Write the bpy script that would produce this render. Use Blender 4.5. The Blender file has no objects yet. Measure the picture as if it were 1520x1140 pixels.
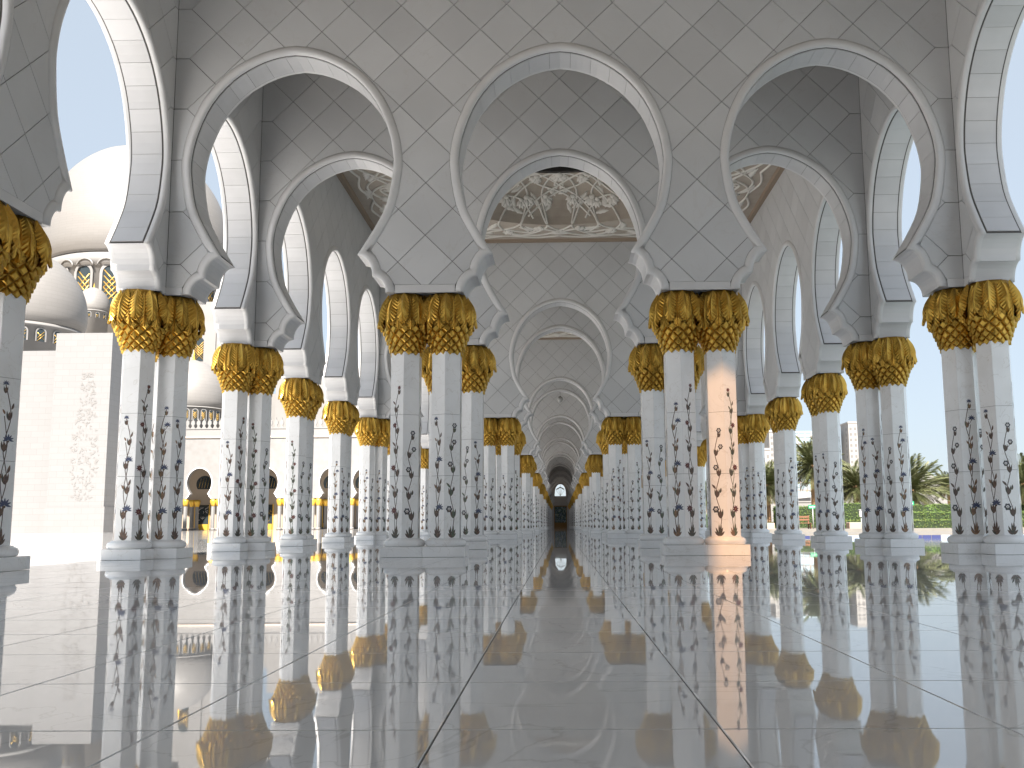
import bpy, bmesh, math, random
from math import sin, cos, pi, radians, sqrt, floor, atan2
from mathutils import Vector, Matrix

rnd = random.Random(7)
SC = bpy.context.scene
COL = SC.collection

# ------------------------------------------------------------------ camera
cam_d = bpy.data.cameras.new('camera'); cam = bpy.data.objects.new('camera', cam_d); COL.objects.link(cam)
YAW, PITCH, ROLL = .0162, .1285, -.0067
_f = Vector((-sin(YAW)*cos(PITCH), cos(YAW)*cos(PITCH), sin(PITCH)))
_r0 = Vector((cos(YAW), sin(YAW), 0)); _u0 = _r0.cross(_f)
_r = cos(ROLL)*_r0 + sin(ROLL)*_u0; _u = -sin(ROLL)*_r0 + cos(ROLL)*_u0
cam.matrix_world = Matrix(((_r.x, _u.x, -_f.x, -.07), (_r.y, _u.y, -_f.y, 0), (_r.z, _u.z, -_f.z, .56), (0, 0, 0, 1)))
cam_d.sensor_width = 36; cam_d.sensor_fit = 'HORIZONTAL'; cam_d.lens = 1378.94/1520*36
cam_d.shift_x = (760-807.98)/1520; cam_d.shift_y = (600.35-570)/1520
cam_d.clip_start = .05; cam_d.clip_end = 6000
SC.camera = cam

# ------------------------------------------------------------------ sky, sun, exposure
SUN_EL, SUN_TAN = radians(47), .03          # sun high behind the camera
W = bpy.data.worlds.new('World'); SC.world = W; W.use_nodes = True
nt = W.node_tree; bg = nt.nodes['Background']
sky = nt.nodes.new('ShaderNodeTexSky'); sky.sky_type = 'NISHITA'; sky.sun_disc = False
sky.sun_elevation = SUN_EL; sky.sun_rotation = pi + math.atan(SUN_TAN)
sky.air_density = 1.0; sky.dust_density = 1.2; sky.ozone_density = 2.0
hz = nt.nodes.new('ShaderNodeMix'); hz.data_type = 'RGBA'; hz.inputs[0].default_value = .86      # desert haze whitens the whole sky
nt.links.new(sky.outputs[0], hz.inputs[6]); hz.inputs[7].default_value = (2.25, 2.55, 2.85, 1)
nt.links.new(hz.outputs[2], bg.inputs[0]); bg.inputs[1].default_value = .061
sun_d = bpy.data.lights.new('sun', 'SUN'); sun = bpy.data.objects.new('sun', sun_d); COL.objects.link(sun)
_dir = Vector((SUN_TAN, 1, -math.tan(SUN_EL)*sqrt(1+SUN_TAN**2)))
sun.rotation_euler = _dir.to_track_quat('-Z', 'Y').to_euler(); sun.location = (-20, -60, 60)
sun_d.energy = 3.4; sun_d.angle = radians(1.2); sun_d.color = (1, .92, .83)
SC.view_settings.view_transform = 'Standard'; SC.view_settings.look = 'None'
SC.view_settings.exposure = 2.25; SC.view_settings.gamma = 1; SC.view_settings.use_curve_mapping = False
SC.render.engine = 'CYCLES'
cy = SC.cycles
cy.max_bounces = 14; cy.diffuse_bounces = 8; cy.glossy_bounces = 6; cy.transmission_bounces = 4
cy.use_denoising = True; cy.sample_clamp_indirect = 6; cy.caustics_reflective = False; cy.caustics_refractive = False

# ------------------------------------------------------------------ materials
def mat(name, color, rough=.5, metal=0, noise=None, var=0, bump=None, ior=None, vein=None, emit=None):
    m = bpy.data.materials.new(name); m.use_nodes = True
    n, l = m.node_tree.nodes, m.node_tree.links
    b = n['Principled BSDF']; b.inputs['Roughness'].default_value = rough; b.inputs['Metallic'].default_value = metal
    if ior: b.inputs['IOR'].default_value = ior
    tc = n.new('ShaderNodeTexCoord')
    geo = n.new('ShaderNodeNewGeometry')
    col = None
    def rgb(c): r = n.new('ShaderNodeRGB'); r.outputs[0].default_value = (*c, 1); return r.outputs[0]
    def mix(f, a, c):
        x = n.new('ShaderNodeMix'); x.data_type = 'RGBA'
        (l.new(f, x.inputs[0]) if not isinstance(f, (int, float)) else setattr(x.inputs[0], 'default_value', f))
        l.new(a, x.inputs[6]); l.new(c, x.inputs[7]); return x.outputs[2]
    def ramp(s, a, bb):
        r = n.new('ShaderNodeMapRange'); r.inputs[1].default_value = a; r.inputs[2].default_value = bb; l.new(s, r.inputs[0]); return r.outputs[0]
    col = rgb(color)
    if noise:                                   # (scale, second colour, lo, hi)
        t = n.new('ShaderNodeTexNoise'); t.inputs['Scale'].default_value = noise[0]; t.inputs['Detail'].default_value = 6
        l.new(geo.outputs['Position'], t.inputs['Vector'])
        col = mix(ramp(t.outputs[0], noise[2], noise[3]), col, rgb(noise[1]))
    if vein:                                    # (scale, colour, width): thin warped marble veins
        t = n.new('ShaderNodeTexNoise'); t.inputs['Scale'].default_value = vein[0]; t.inputs['Detail'].default_value = 8
        t.inputs['Distortion'].default_value = 1.6; l.new(geo.outputs['Position'], t.inputs['Vector'])
        s = n.new('ShaderNodeMath'); s.operation = 'SUBTRACT'; l.new(t.outputs[0], s.inputs[0]); s.inputs[1].default_value = .5
        a = n.new('ShaderNodeMath'); a.operation = 'ABSOLUTE'; l.new(s.outputs[0], a.inputs[0])
        col = mix(ramp(a.outputs[0], vein[2], 0), col, rgb(vein[1]))
    if var:
        oi = n.new('ShaderNodeObjectInfo'); h = n.new('ShaderNodeHueSaturation')
        l.new(col, h.inputs['Color']); mr = n.new('ShaderNodeMapRange'); mr.inputs[3].default_value = 1-var; mr.inputs[4].default_value = 1+var
        l.new(oi.outputs['Random'], mr.inputs[0]); l.new(mr.outputs[0], h.inputs['Value']); col = h.outputs[0]
    l.new(col, b.inputs['Base Color'])
    if bump:                                    # (scale, strength, distance)
        t = n.new('ShaderNodeTexNoise'); t.inputs['Scale'].default_value = bump[0]; t.inputs['Detail'].default_value = 4
        l.new(geo.outputs['Position'], t.inputs['Vector'])
        bp = n.new('ShaderNodeBump'); bp.inputs['Strength'].default_value = bump[1]; bp.inputs['Distance'].default_value = bump[2]
        l.new(t.outputs[0], bp.inputs['Height']); l.new(bp.outputs[0], b.inputs['Normal'])
    if emit:
        b.inputs['Emission Color'].default_value = (*emit[0], 1); b.inputs['Emission Strength'].default_value = emit[1]
    return m

def coursed(name, color, line, bw, bh, rough=.5):
    """far stone facing: courses too small to tell apart, thin joint lines in colour and relief"""
    m = mat(name, color, rough); n, l = m.node_tree.nodes, m.node_tree.links; b = n['Principled BSDF']
    geo = n.new('ShaderNodeNewGeometry'); sp = n.new('ShaderNodeSeparateXYZ'); l.new(geo.outputs['Position'], sp.inputs[0])
    ad = n.new('ShaderNodeMath'); l.new(sp.outputs[0], ad.inputs[0]); l.new(sp.outputs[1], ad.inputs[1])
    cb = n.new('ShaderNodeCombineXYZ'); l.new(ad.outputs[0], cb.inputs[0]); l.new(sp.outputs[2], cb.inputs[1])
    br = n.new('ShaderNodeTexBrick'); l.new(cb.outputs[0], br.inputs['Vector'])
    c2 = tuple(x*.95 for x in color)
    br.inputs['Color1'].default_value = (*color, 1); br.inputs['Color2'].default_value = (*c2, 1); br.inputs['Mortar'].default_value = (*line, 1)
    br.inputs['Scale'].default_value = 1; br.inputs['Mortar Size'].default_value = .02; br.inputs['Brick Width'].default_value = bw; br.inputs['Row Height'].default_value = bh
    l.new(br.outputs[0], b.inputs['Base Color']); return m

M = {}
M['panel'] = mat('wall_marble', (.61, .617, .625), .36, var=.06, noise=(.7, (.555, .562, .568), .35, .75), vein=(.7, (.57, .572, .572), .008))
M['trim'] = mat('trim_marble', (.67, .67, .672), .3, var=.02, noise=(2.2, (.63, .63, .63), .4, .7))
M['soffit'] = mat('soffit_marble', (.60, .602, .612), .34, var=.045, noise=(1.4, (.555, .557, .565), .4, .7))
M['grout'] = mat('joint_mortar', (.10, .095, .09), .9)
M['column'] = mat('column_marble', (.90, .90, .897), .16, var=.02, noise=(2.5, (.84, .837, .828), .4, .7), vein=(1.8, (.76, .745, .72), .009))
M['gold'] = mat('gilded_bronze', (.64, .405, .085), .33, 1, noise=(2.2, (.50, .30, .055), .4, .7), var=.16)
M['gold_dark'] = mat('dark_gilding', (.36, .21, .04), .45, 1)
M['gold_far'] = mat('far_gilding', (.80, .50, .08), .45, .6)
M['stem'] = mat('stem_inlay', (.10, .065, .05), .3)
M['leaf_dark'] = mat('dark_leaf_inlay', (.045, .055, .045), .3, noise=(30, (.12, .085, .05), .4, .65))
M['leaf_green'] = mat('green_leaf_inlay', (.07, .10, .07), .3, noise=(25, (.13, .14, .08), .4, .6))
M['leaf_brown'] = mat('brown_leaf_inlay', (.16, .095, .06), .3, noise=(25, (.08, .045, .035), .4, .6))
M['ochre'] = mat('ochre_inlay', (.30, .17, .085), .3, noise=(25, (.17, .095, .055), .4, .6))
M['maroon'] = mat('maroon_inlay', (.11, .018, .022), .3)
M['blue'] = mat('blue_inlay', (.055, .07, .135), .3)
M['slate'] = mat('slate_inlay', (.06, .06, .075), .3)
M['pearl'] = mat('pearl_inlay', (.72, .70, .68), .15)
M['relief_bg'] = mat('sand_plaster', (.43, .375, .315), .8, noise=(3, (.39, .335, .28), .4, .7), bump=(90, .3, .004))
M['relief'] = mat('white_plaster', (.72, .69, .64), .6)
M['brown_trim'] = mat('brown_plaster', (.30, .23, .17), .8)
M['dark'] = mat('dome_shade_black', (.03, .028, .025), .8)  # near-black colour stands in for shade on the dome lip and inside
M['white_wall'] = coursed('white_coursed_stone', (.20, .20, .202), (.166, .163, .161), 1.6, .72)
M['court_face'] = mat('courtyard_face_stone', (.225, .222, .22), .5, noise=(1.1, (.198, .194, .19), .4, .7))
M['white_far'] = mat('far_white_stone', (.235, .231, .228), .5, noise=(.3, (.215, .21, .206), .4, .7))
M['dome'] = coursed('dome_stone', (.215, .209, .203), (.175, .168, .162), 2.4, .62)
M['cream'] = mat('cream_stone', (.36, .29, .22), .6)
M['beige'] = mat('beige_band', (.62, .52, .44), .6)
M['glass_dark'] = mat('dark_glazing', (.03, .04, .045), .1)
M['teal_glass'] = mat('teal_door_glass', (.04, .09, .09), .1, noise=(2.0, (.30, .36, .28), .52, .60))
M['lattice'] = mat('gold_lattice', (.55, .36, .10), .4, .7)
M['water_tile'] = mat('pool_blue_tile', (.05, .06, .16), .2)
M['water_tile_pale'] = mat('pool_pale_tile', (.35, .43, .55), .2)
M['kerb'] = mat('pale_kerb_stone', (.215, .20, .18), .6, noise=(1.5, (.185, .17, .15), .4, .7))
M['sand'] = mat('sand_ground', (.34, .285, .22), .9, noise=(.05, (.30, .25, .19), .4, .6))
M['paving'] = mat('garden_paving', (.15, .13, .11), .8)
M['hedge'] = mat('hedge_leaves', (.075, .13, .022), .7, var=.2)
M['hedge_dry'] = mat('dry_hedge_leaves', (.13, .16, .035), .7, var=.2)
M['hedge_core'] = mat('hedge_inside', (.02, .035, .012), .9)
M['frond'] = mat('palm_frond_leaves', (.085, .105, .038), .55, noise=(1.2, (.14, .14, .07), .4, .7))
M['frond_dry'] = mat('dry_palm_frond', (.20, .155, .075), .7)
M['trunk'] = mat('palm_bark', (.38, .24, .13), .9, bump=(8, .6, .05))
M['tower'] = mat('pale_tower_concrete', (.31, .305, .30), .6)
M['tower_win'] = mat('tower_window_band', (.17, .168, .168), .4)
M['tower_glass'] = mat('blue_tower_glass', (.34, .44, .50), .15)
M['sign_green'] = mat('green_sign_paint', (.02, .28, .13), .4)
M['sign_white'] = mat('white_sign_paint', (.8, .8, .8), .4)
M['pole'] = mat('grey_pole_paint', (.35, .36, .36), .4)
M['wood'] = mat('brown_bench_wood', (.20, .09, .05), .6)
M['terracotta'] = mat('pink_planter_stone', (.40, .31, .25), .7)
M['brown_door'] = mat('bronze_door', (.28, .15, .04), .4, .5)
M['grey_wall'] = mat('grey_hall_marble', (.52, .50, .48), .5)
M['lamp_white'] = mat('white_lamp_glass', (.8, .8, .8), .2)
M['etch'] = mat('etched_relief_stone', (.18, .176, .173), .7)

def amber_sun_filter():  # tint of the added pane that colours the sun patch
    m = bpy.data.materials.new('amber_sun_filter'); m.use_nodes = True; n, l = m.node_tree.nodes, m.node_tree.links
    n.remove(n['Principled BSDF']); t = n.new('ShaderNodeBsdfTransparent'); t.inputs[0].default_value = (.235, .135, .066, 1); l.new(t.outputs[0], n['Material Output'].inputs[0]); return m
M['amber'] = amber_sun_filter()
def floor_mat():
    m = mat('polished_floor_marble', (.81, .81, .81), .035, var=.03, ior=1.66,
            noise=(.55, (.74, .74, .74), .4, .72), vein=(.8, (.66, .655, .645), .008))
    n, l = m.node_tree.nodes, m.node_tree.links; b = n['Principled BSDF']
    geo = n.new('ShaderNodeNewGeometry'); t = n.new('ShaderNodeTexNoise'); t.inputs['Scale'].default_value = .9; t.inputs['Detail'].default_value = 2
    l.new(geo.outputs['Position'], t.inputs['Vector'])
    bp = n.new('ShaderNodeBump'); bp.inputs['Strength'].default_value = .3; bp.inputs['Distance'].default_value = .0007
    l.new(t.outputs[0], bp.inputs['Height']); l.new(bp.outputs[0], b.inputs['Normal'])
    t2 = n.new('ShaderNodeTexNoise'); t2.inputs['Scale'].default_value = 3; t2.inputs['Detail'].default_value = 5
    l.new(geo.outputs['Position'], t2.inputs['Vector'])
    r = n.new('ShaderNodeMapRange'); r.inputs[1].default_value = .35; r.inputs[2].default_value = .7; r.inputs[3].default_value = .006; r.inputs[4].default_value = .04
    l.new(t2.outputs[0], r.inputs[0]); l.new(r.outputs[0], b.inputs['Roughness'])
    return m
M['floor'] = floor_mat()
M['court_floor'] = mat('polished_courtyard_marble', (.58, .578, .575), .06, ior=1.5, noise=(.25, (.53, .527, .522), .4, .7))

def water_mat():
    m = mat('rippling_pool_water', (.12, .15, .16), .03, ior=1.33)
    n, l = m.node_tree.nodes, m.node_tree.links; b = n['Principled BSDF']
    geo = n.new('ShaderNodeNewGeometry'); mp = n.new('ShaderNodeMapping'); mp.inputs['Scale'].default_value = (1.0, 1.0, 1)
    l.new(geo.outputs['Position'], mp.inputs['Vector'])
    t = n.new('ShaderNodeTexNoise'); t.inputs['Scale'].default_value = 2.3; t.inputs['Detail'].default_value = 3; t.inputs['Distortion'].default_value = .8
    l.new(mp.outputs[0], t.inputs['Vector'])
    bp = n.new('ShaderNodeBump'); bp.inputs['Strength'].default_value = .6; bp.inputs['Distance'].default_value = .012
    l.new(t.outputs[0], bp.inputs['Height']); l.new(bp.outputs[0], b.inputs['Normal']); return m
M['water'] = water_mat()

# ------------------------------------------------------------------ mesh helpers
class MB:
    def __init__(s): s.v = []; s.f = []; s.m = []; s.smooth = []
    def vert(s, p): s.v.append(tuple(p)); return len(s.v)-1
    def face(s, idx, m=0, sm=False): s.f.append(tuple(idx)); s.m.append(m); s.smooth.append(sm)
    def poly(s, pts, m=0, sm=False): s.face([s.vert(p) for p in pts], m, sm)
    def box(s, a, b, m=0):
        x0, y0, z0 = a; x1, y1, z1 = b
        i = [s.vert(p) for p in ((x0,y0,z0),(x1,y0,z0),(x1,y1,z0),(x0,y1,z0),(x0,y0,z1),(x1,y0,z1),(x1,y1,z1),(x0,y1,z1))]
        for q in ((0,3,2,1),(4,5,6,7),(0,1,5,4),(1,2,6,5),(2,3,7,6),(3,0,4,7)): s.face([i[k] for k in q], m)
    def bbox(s, a, b, e, m=0):
        """box with chamfered vertical and top edges"""
        x0, y0, z0 = a; x1, y1, z1 = b
        lo = [(x0+e,y0),(x1-e,y0),(x1,y0+e),(x1,y1-e),(x1-e,y1),(x0+e,y1),(x0,y1-e),(x0,y0+e)]
        cx, cyy = (x0+x1)/2, (y0+y1)/2
        A = [s.vert((x,y,z0)) for x,y in lo]; B = [s.vert((x,y,z1-e)) for x,y in lo]
        C = [s.vert((x+(e if x<cx else -e)*.9, y+(e if y<cyy else -e)*.9, z1)) for x,y in lo]
        for k in range(8):
            j = (k+1)%8; s.face((A[k],A[j],B[j],B[k]),m); s.face((B[k],B[j],C[j],C[k]),m)
        s.face(C, m); s.face(A[::-1], m)
    def lathe(s, prof, n, m=0, c=(0,0), sm=True, a0=0, close=True):
        rings = [[s.vert((c[0]+r*cos(a0+2*pi*k/n), c[1]+r*sin(a0+2*pi*k/n), z)) for k in range(n)] for r, z in prof]
        for A, B in zip(rings, rings[1:]):
            for k in range(n): j = (k+1)%n; s.face((A[k],A[j],B[j],B[k]), m, sm)
        if close:
            s.face(rings[0][::-1], m); s.face(rings[-1], m)
    def tube(s, pts, r, n=5, m=0, taper=None):
        pts = [Vector(p) for p in pts]; prev = None; rings = []
        for i, p in enumerate(pts):
            d = (pts[min(i+1,len(pts)-1)]-pts[max(i-1,0)]).normalized()
            u = d.cross(Vector((0,0,1)));
            if u.length < .01: u = d.cross(Vector((1,0,0)))
            u.normalize(); w = d.cross(u)
            rr = r if taper is None else r*(1-(1-taper)*i/(len(pts)-1))
            rings.append([s.vert(p+rr*(cos(2*pi*k/n)*u+sin(2*pi*k/n)*w)) for k in range(n)])
        for A, B in zip(rings, rings[1:]):
            for k in range(n): j=(k+1)%n; s.face((A[k],B[k],B[j],A[j]), m, True)
        s.face(rings[0], m); s.face(rings[-1][::-1], m)
    def data(s, name, mats):
        me = bpy.data.meshes.new(name); me.from_pydata(s.v, [], s.f)
        for x in mats: me.materials.append(x)
        me.polygons.foreach_set('material_index', s.m); me.polygons.foreach_set('use_smooth', s.smooth)
        me.update(); return me

def ob(name, data, parent=None, loc=None, rz=0, sc=None):
    o = bpy.data.objects.new(name, data); COL.objects.link(o)
    if parent: o.parent = parent
    if loc: o.location = loc
    if rz: o.rotation_euler = (0, 0, rz)
    if sc: o.scale = sc
    return o
def thing(name, label, cat, loc=(0,0,0), rz=0, group=None, data=None, kind=None):
    o = ob(name, data, None, loc, rz); o['label'] = label; o['category'] = cat
    if group: o['group'] = group
    o['kind'] = kind or 'thing'
    return o
def struct(name, data, loc=(0,0,0)):
    o = ob(name, data, None, loc); o['kind'] = 'structure'; return o
def fixnormals(me):
    bm = bmesh.new(); bm.from_mesh(me); bmesh.ops.recalc_face_normals(bm, faces=bm.faces); bm.to_mesh(me); bm.free(); return me

# ------------------------------------------------------------------ arch outline
G = 5.02                                        # bay pitch across the arcade
GY = 5.0                                        # bay pitch along it
Y1 = 16.9                                       # first cross wall
HT = .37                                        # half thickness of cross walls
XF = 7.64; HF = .36                             # side wall axis, half thickness
ZB, ZT = 4.78, 12.3                             # underside and top of the walls

def catmull(P, n):
    out = []
    for i in range(len(P)-1):
        p0 = P[max(i-1,0)]; p1 = P[i]; p2 = P[i+1]; p3 = P[min(i+2,len(P)-1)]
        for k in range(n):
            t = k/n
            out.append(tuple(.5*(2*b+(c-a)*t+(2*a-5*b+4*c-d)*t*t+(3*b-a-3*c+d)*t**3) for a,b,c,d in zip(p0,p1,p2,p3)))
    out.append(P[-1]); return out
TIP = (1.27, 5.50); CUSP = (1.55, 5.09); BOT = (1.80, ZB)
UP = [TIP, (1.56,5.98), (1.79,6.46), (1.90,7.08), (1.90,7.45), (1.80,7.92), (1.56,8.48), (1.17,8.95), (.72,9.25), (.32,9.395), (0,9.44)]
def half_profile(nu=3, ns=6):
    lo = []
    for k in range(ns): t = k/ns*pi/2; lo.append((CUSP[0]+(BOT[0]-CUSP[0])*cos(t), ZB+(CUSP[1]-ZB)*sin(t)))
    for k in range(ns): t = k/ns*pi/2; lo.append((TIP[0]+(CUSP[0]-TIP[0])*cos(t), CUSP[1]+(TIP[1]-CUSP[1])*sin(t)))
    return lo, catmull(UP, nu)
_lo, _up = half_profile()
HP = _lo+_up                                    # right half, from the underside to the crown
PROF = HP + [(-x, z) for x, z in HP[::-1][1:]]  # whole outline, right to left
NLO = len(_lo)

def offset_poly(P, d):
    """outline moved by d into the stone (away from the opening), folds at the kinks repaired"""
    n = len(P); out = []
    for i in range(n):
        ds = []
        if i > 0: ds.append((P[i][0]-P[i-1][0], P[i][1]-P[i-1][1]))
        if i < n-1: ds.append((P[i+1][0]-P[i][0], P[i+1][1]-P[i][1]))
        ns = []
        for dx, dz in ds:
            L = sqrt(dx*dx+dz*dz); ns.append((dz/L, -dx/L))
        if len(ns) == 2:
            dot = ns[0][0]*ns[1][0]+ns[0][1]*ns[1][1]; k = 1/max(1+dot, .35)
            nx, nz = (ns[0][0]+ns[1][0])*k, (ns[0][1]+ns[1][1])*k
        else: nx, nz = ns[0]
        out.append((P[i][0]+d*nx, P[i][1]+d*nz))
    def dist(p):
        b = 9
        for a, c in zip(P, P[1:]):
            vx, vz = c[0]-a[0], c[1]-a[1]; t = max(0, min(1, ((p[0]-a[0])*vx+(p[1]-a[1])*vz)/(vx*vx+vz*vz)))
            b = min(b, sqrt((p[0]-a[0]-t*vx)**2+(p[1]-a[1]-t*vz)**2))
        return b
    ok = [dist(p) > .97*abs(d) for p in out]
    good = [i for i in range(n) if ok[i]]
    kinks = [i for i in (6, 12, n-1-6, n-1-12)]
    res = []
    for i in range(n):
        if ok[i] or d == 0: res.append(out[i])
        else:
            j = min(kinks+good, key=lambda q: abs(q-i)) if not good else min(good, key=lambda q: abs(q-i))
            res.append(out[j])
    res[0] = (res[0][0], ZB); res[-1] = (res[-1][0], ZB)
    return res
OFF = {}
def off(d):
    if d not in OFF: OFF[d] = offset_poly(PROF, d)
    return OFF[d]

def region(arches, x0, x1, d, zb, zt):
    """outline of a wall face between x0 and x1 with the arches cut out, arches enlarged by d"""
    pts = [(x1, zt), (x0, zt), (x0, zb)]
    for ax in arches:
        P = off(d)[::-1]; prev = None
        for x, z in P:
            q = (ax+x, max(z, zb))
            if prev and abs(q[0]-prev[0])+abs(q[1]-prev[1]) < .004: continue
            pts.append(q); prev = q
    pts.append((x1, zb)); return pts

def wall_core(arches, x0, x1, ht):
    """backing body of the wall: mortar coloured faces, marble reveals. Local x along, y through, z up"""
    mb = MB(); R = region(arches, x0, x1, 0, ZB, ZT); n = len(R)
    bm = bmesh.new(); vs = [bm.verts.new((x, -(ht-.028), z)) for x, z in R]
    f = bm.faces.new(vs); f.normal_update()
    f.material_index = 0
    bmesh.ops.triangulate(bm, faces=[f])
    g = bmesh.ops.duplicate(bm, geom=bm.verts[:]+bm.edges[:]+bm.faces[:])
    for e in g['geom']:
        if isinstance(e, bmesh.types.BMVert): e.co.y = ht-.028
    bm.verts.ensure_lookup_table(); vb = bm.verts[n:2*n] if len(bm.verts) == 2*n else None
    A = [bm.verts[i] for i in range(n)]; B = [bm.verts[i+n] for i in range(n)]
    for i in range(n):
        j = (i+1) % n
        q = bm.faces.new((A[i], A[j], B[j], B[i])); za, zb_ = R[i][1], R[j][1]
        q.material_index = 0 if min(za, zb_) > 5.49 and max(za, zb_) < 9.6 else 1      # joints between the soffit stones read dark
    bmesh.ops.recalc_face_normals(bm, faces=bm.faces)
    me = bpy.data.meshes.new('wall_core'); bm.to_mesh(me); bm.free()
    me.materials.append(M['grout']); me.materials.append(M['soffit']); return me

TRIM_D = .155
def trim_mesh(ht, side):
    """rounded border running round one arch on one face, side -1 or +1"""
    sec = [(.003, ht-.075), (-.004, ht-.03), (-.004, ht+.012), (.012, ht+.036), (.045, ht+.046), (.085, ht+.040), (.12, ht+.022), (TRIM_D, ht+.002), (TRIM_D+.002, ht-.03)]
    mb = MB(); rings = []
    for d, y in sec:
        P = off(round(d, 4)) if d > 0 else offset_poly(PROF, d)
        rings.append([mb.vert((x, side*y, z)) for x, z in P])
    for A, B in zip(rings, rings[1:]):
        for i in range(len(A)-1): mb.face((A[i], A[i+1], B[i+1], B[i]) if side < 0 else (A[i], B[i], B[i+1], A[i+1]), 0, True)
    for k in (0, -1):
        mb.face([r[k] for r in rings][::(-1 if k else 1)], 0)
    me = mb.data('arch_trim', [M['trim']]); fixnormals(me)
    return me

def arc_pieces():
    """upper curve of the arch cut into soffit stones of about .45 m"""
    U = PROF[12:len(PROF)-12]; L = [0]
    for a, b in zip(U, U[1:]): L.append(L[-1]+sqrt((a[0]-b[0])**2+(a[1]-b[1])**2))
    n = 25; out = []
    def at(s):
        for i in range(len(L)-1):
            if L[i] <= s <= L[i+1]+1e-9:
                t = (s-L[i])/(L[i+1]-L[i]); return (U[i][0]+t*(U[i+1][0]-U[i][0]), U[i][1]+t*(U[i+1][1]-U[i][1]))
        return U[-1]
    for k in range(n):
        s0, s1 = L[-1]*k/n+.0032, L[-1]*(k+1)/n-.0032
        if k == 0: s0 = .05
        if k == n-1: s1 = L[-1]-.05
        inner = [s for s in L if s0+.02 < s < s1-.02]
        out.append([at(s) for s in [s0]+inner+[s1]])
    return out
def soffit_piece(P, ht, mb=None):
    own = mb is None; mb = mb or MB(); w = ht-.084
    N = []
    for i in range(len(P)):
        a, b = P[max(i-1,0)], P[min(i+1,len(P)-1)]; dx, dz = b[0]-a[0], b[1]-a[1]; L = sqrt(dx*dx+dz*dz); N.append((-dz/L, dx/L))
    A = [mb.vert((p[0]+n[0]*.014, -w, p[1]+n[1]*.014)) for p, n in zip(P, N)]
    B = [mb.vert((p[0]+n[0]*.014, w, p[1]+n[1]*.014)) for p, n in zip(P, N)]
    A2 = [mb.vert((p[0]-n[0]*.006, -w, p[1]-n[1]*.006)) for p, n in zip(P, N)]
    B2 = [mb.vert((p[0]-n[0]*.006, w, p[1]-n[1]*.006)) for p, n in zip(P, N)]
    for i in range(len(P)-1):
        mb.face((A[i], B[i], B[i+1], A[i+1]), 0, False); mb.face((A2[i], A[i], A[i+1], A2[i+1])); mb.face((B[i], B2[i], B2[i+1], B[i+1]))
    mb.face((A2[0], B2[0], B[0], A[0])); mb.face((A[-1], B[-1], B2[-1], A2[-1]))
    return fixnormals(mb.data('soffit_stone', [M['soffit']])) if own else None

NODE_Z = 5.86
def panel_cells(arches, x0, x1, ht, node_x, clampx=None, D=1.0):
    """cut a wall face into diamond panels; returns one mesh per panel (and its corner point)"""
    R = region(arches, x0+.004, x1-.004, TRIM_D+.006, ZB+.15, ZT)
    bm = bmesh.new(); f = bm.faces.new([bm.verts.new((x, 0, z)) for x, z in R]); f.normal_update()
    bmesh.ops.triangulate(bm, faces=[f])
    w = .0055
    if clampx is None: clampx = (-99, 99)
    def cut(co, no):
        bmesh.ops.bisect_plane(bm, geom=bm.verts[:]+bm.edges[:]+bm.faces[:], dist=1e-5, plane_co=co, plane_no=no)
    xs = [x for x, z in R]; r2 = sqrt(2)
    kmax = int((x1-x0+8)/D)+3
    for k in range(-kmax, kmax+1):
        for s in (-1, 1):
            for wv in (-w, w):
                c = NODE_Z + s*node_x + k*D     # line: z + s*x = c
                zc = c; 
                # skip lines that miss the face
                zs = [c-s*x0, c-s*x1]
                if max(zs) < ZB-.2 or min(zs) > ZT+.2: continue
                cut((0, 0, c+wv*r2), (s/r2, 0, 1/r2))
    for cx in clampx:
        if x0 < cx < x1:
            cut((cx, 0, 0), (1, 0, 0))
            for k in range(-12, 13):
                # nodes on the clamp line
                u = (NODE_Z + k*D/2)
                a = (u-NODE_Z + (cx-node_x))/D; b = (u-NODE_Z-(cx-node_x))/D
                if abs(a-round(a)) < .05 and abs(b-round(b)) < .05 and ZB < u < ZT:
                    cut((0,0,u-w*r2), (0,0,1)); cut((0,0,u+w*r2), (0,0,1))
    groups = {}
    for f in bm.faces:
        c = f.calc_center_median(); x = min(max(c.x, clampx[0]), clampx[1]); z = c.z
        p = (z-NODE_Z + (x-node_x))/D; q = (z-NODE_Z-(x-node_x))/D
        fp, fq = p-round(p), q-round(q)
        if min(abs(fp), abs(fq))*D/r2 < w*.98: continue
        e = 0
        if c.x < clampx[0]: e = 1
        groups.setdefault((floor(p), floor(q)), []).append(f)
    out = []
    for key, fs in groups.items():
        area = sum(f.calc_area() for f in fs)
        if area < .0004: continue
        b2 = bmesh.new(); mp = {}
        for f in fs:
            vs = []
            for v in f.verts:
                if v not in mp: mp[v] = b2.verts.new((v.co.x, -ht, v.co.z))
                vs.append(mp[v])
            try: b2.faces.new(vs)
            except ValueError: pass
        bmesh.ops.recalc_face_normals(b2, faces=b2.faces)
        for f in b2.faces:
            if f.normal.y > 0: f.normal_flip()
        b2.normal_update()
        top = b2.faces[:]
        ex = bmesh.ops.extrude_face_region(b2, geom=top)
        for g in ex['geom']:
            if isinstance(g, bmesh.types.BMVert): g.co.y += .03
        bmesh.ops.recalc_face_normals(b2, faces=b2.faces)
        bmesh.ops.dissolve_limit(b2, angle_limit=.02, verts=b2.verts[:], edges=b2.edges[:])
        bmesh.ops.triangulate(b2, faces=[f for f in b2.faces if len(f.verts) > 4])
        me = bpy.data.meshes.new('wall_panel'); b2.to_mesh(me); b2.free(); me.materials.append(M['panel']); out.append(me)
    bm.free(); return out

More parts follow.
